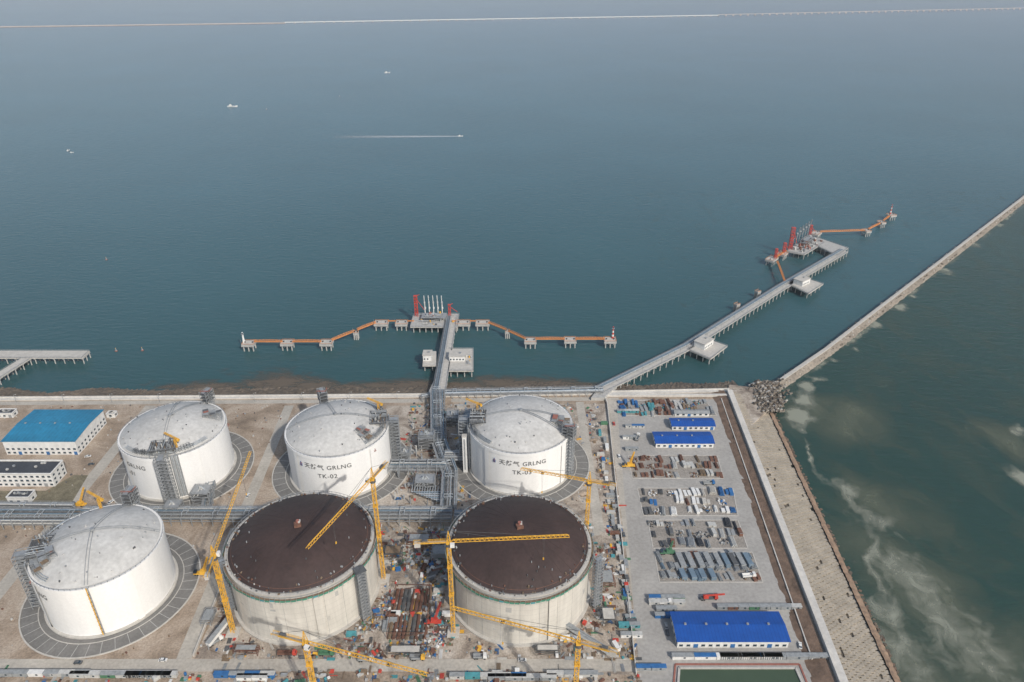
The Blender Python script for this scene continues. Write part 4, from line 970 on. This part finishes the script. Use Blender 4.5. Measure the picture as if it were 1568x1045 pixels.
for x,y,w,dd,h in ((-45,350,14,10,7),(-78,352,12,8,5),(-20,372,18,5,6),(60,330,8,12,4),(57,300,8,10,5),(-60,276,20,5,4),(20,277,14,4,4),(-150,277,14,4,4),(-62,362,16,8,6),(-180,300,6,10,4)):
    b=B();b.scaffold(x,y,0,w,dd,h,random.choice([steel,rust,steeld]),2.5,random.uniform(-.1,.1),.25);b.box(x,y,h,w*.8,dd*.8,.15,random.choice([brownm,tarp,concl]));b.build('scaffold_frame')
for p,q in (((318,988),(350,948)),((868,957),(938,1002))):
    a=g(*p,4);c=g(*q,6);b=B();b.beam((*a,4),(*c,6),2.6,whitep,2.2);b.beam((*a,5.3),(*c,7.3),2.8,tarp,.2)
    for t in (0,.5,1): e=lerp(a,c,t);b.beam((*e,0),(*e,4+2*t),.4,steel)
    b.build('covered_conveyor')
b=B();b.strip((-600,263),(-187,263),.7,0,2.6,whitep);b.build('boundary_wall')
b=B();b.strip((68,262),(84,536),.5,0,2.2,wallc);b.build('boundary_wall')
b=B();b.strip((-179,274),(-184,376),.5,0,2.2,wallc);b.build('boundary_wall')
a=g(925,607);c=g(1112,607);b=B();b.strip(a,c,2.4,0,2.0,wallc);b.build('boundary_wall')
b=B();b.strip(a,(a[0]+1,a[1]-12),.6,0,2,wallc)
b.strip(g(1104,612),g(1243,1012),.6,.1,1.6,wallc)
b.build('boundary_wall')
for i in range(14):
    x=-480+i*42;yy=wl(x)-9
    b=B();b.cyl((x,yy,0),(x,yy,9),.14,steel,6);b.beam((x,yy,9),(x+1.8,yy,9.3),.16,steel);b.box(x+2,yy,9.2,.9,.4,.15,whitep);b.build('street_lamp',(x,yy,0))
def mobile_crane(u,v,h,mt):
    x,y=g(u,v);b=B();b.box(x,y,.9,10,2.6,1,mt);b.box(x+1,y,1.9,4,2.6,1.8,mt);b.box(x-4,y,1.9,1.8,2.3,1.3,glass)
    for a in (-4,-2.4,2,3.6):
        for e in (-1.2,1.2): b.cyl((x+a,y+e-.2,.6),(x+a,y+e+.2,.6),.6,darkm,10)
    b.lattice((x+1,y,3),(x+h*.35,y+h*.25,h),1.1,mt,2,.25,.6);b.beam((x+h*.35,y+h*.25,h),(x+h*.35+.1,y+h*.25,h*.4),.1,steeld);b.build('mobile_crane',(x,y,0))
mobile_crane(122,775,14,yellow);mobile_crane(1022,848,9,greenp);mobile_crane(663,955,14,red);mobile_crane(962,715,12,yellow);mobile_crane(310,880,12,yellow)
# ------------------------------------------------------------ sea haze: a thin real scattering layer lying over the bay
hz=bpy.data.materials.new('haze');hz.use_nodes=True;nt=hz.node_tree;nt.nodes.clear()
o=nt.nodes.new('ShaderNodeOutputMaterial');vs_=nt.nodes.new('ShaderNodeVolumeScatter');vs_.inputs['Density'].default_value=.00005;vs_.inputs['Color'].default_value=(.90,.95,1,1);vs_.inputs['Anisotropy'].default_value=0
nt.links.new(vs_.outputs[0],o.inputs['Volume'])
b=B();b.box(0,6000,-20,30000,18000,520,hz);ho=b.build('haze')
# ------------------------------------------------------------ light & camera
el=R(38);az=math.atan2(.57,-.82)
w=bpy.data.worlds.new('World');scene.world=w;w.use_nodes=True;nt=w.node_tree
sk=nt.nodes.new('ShaderNodeTexSky');sk.sky_type='NISHITA';sk.sun_disc=False;sk.sun_elevation=el;sk.sun_rotation=az;sk.air_density=1.2;sk.dust_density=2.2;sk.altitude=50
bg=nt.nodes['Background'];bg.inputs['Strength'].default_value=.12;nt.links.new(sk.outputs[0],bg.inputs[0])
ld=bpy.data.lights.new('sun','SUN');ld.energy=3.25;ld.angle=R(.8);ld.color=(1,.95,.88);so=bpy.data.objects.new('sun',ld)
sd=Vector((math.sin(az)*math.cos(el),math.cos(az)*math.cos(el),math.sin(el)))
so.rotation_euler=sd.to_track_quat('Z','Y').to_euler();so.location=(0,0,600);scene.collection.objects.link(so)
cam=bpy.data.cameras.new('camera');co=bpy.data.objects.new('camera',cam);scene.collection.objects.link(co)
co.location=(0,0,H);co.rotation_euler=(R(90)-TH,0,0);cam.sensor_width=36;cam.lens=36*FP/1568;cam.clip_end=200000;cam.clip_start=1
scene.camera=co
scene.view_settings.view_transform='Standard';scene.view_settings.look='None';scene.view_settings.exposure=0
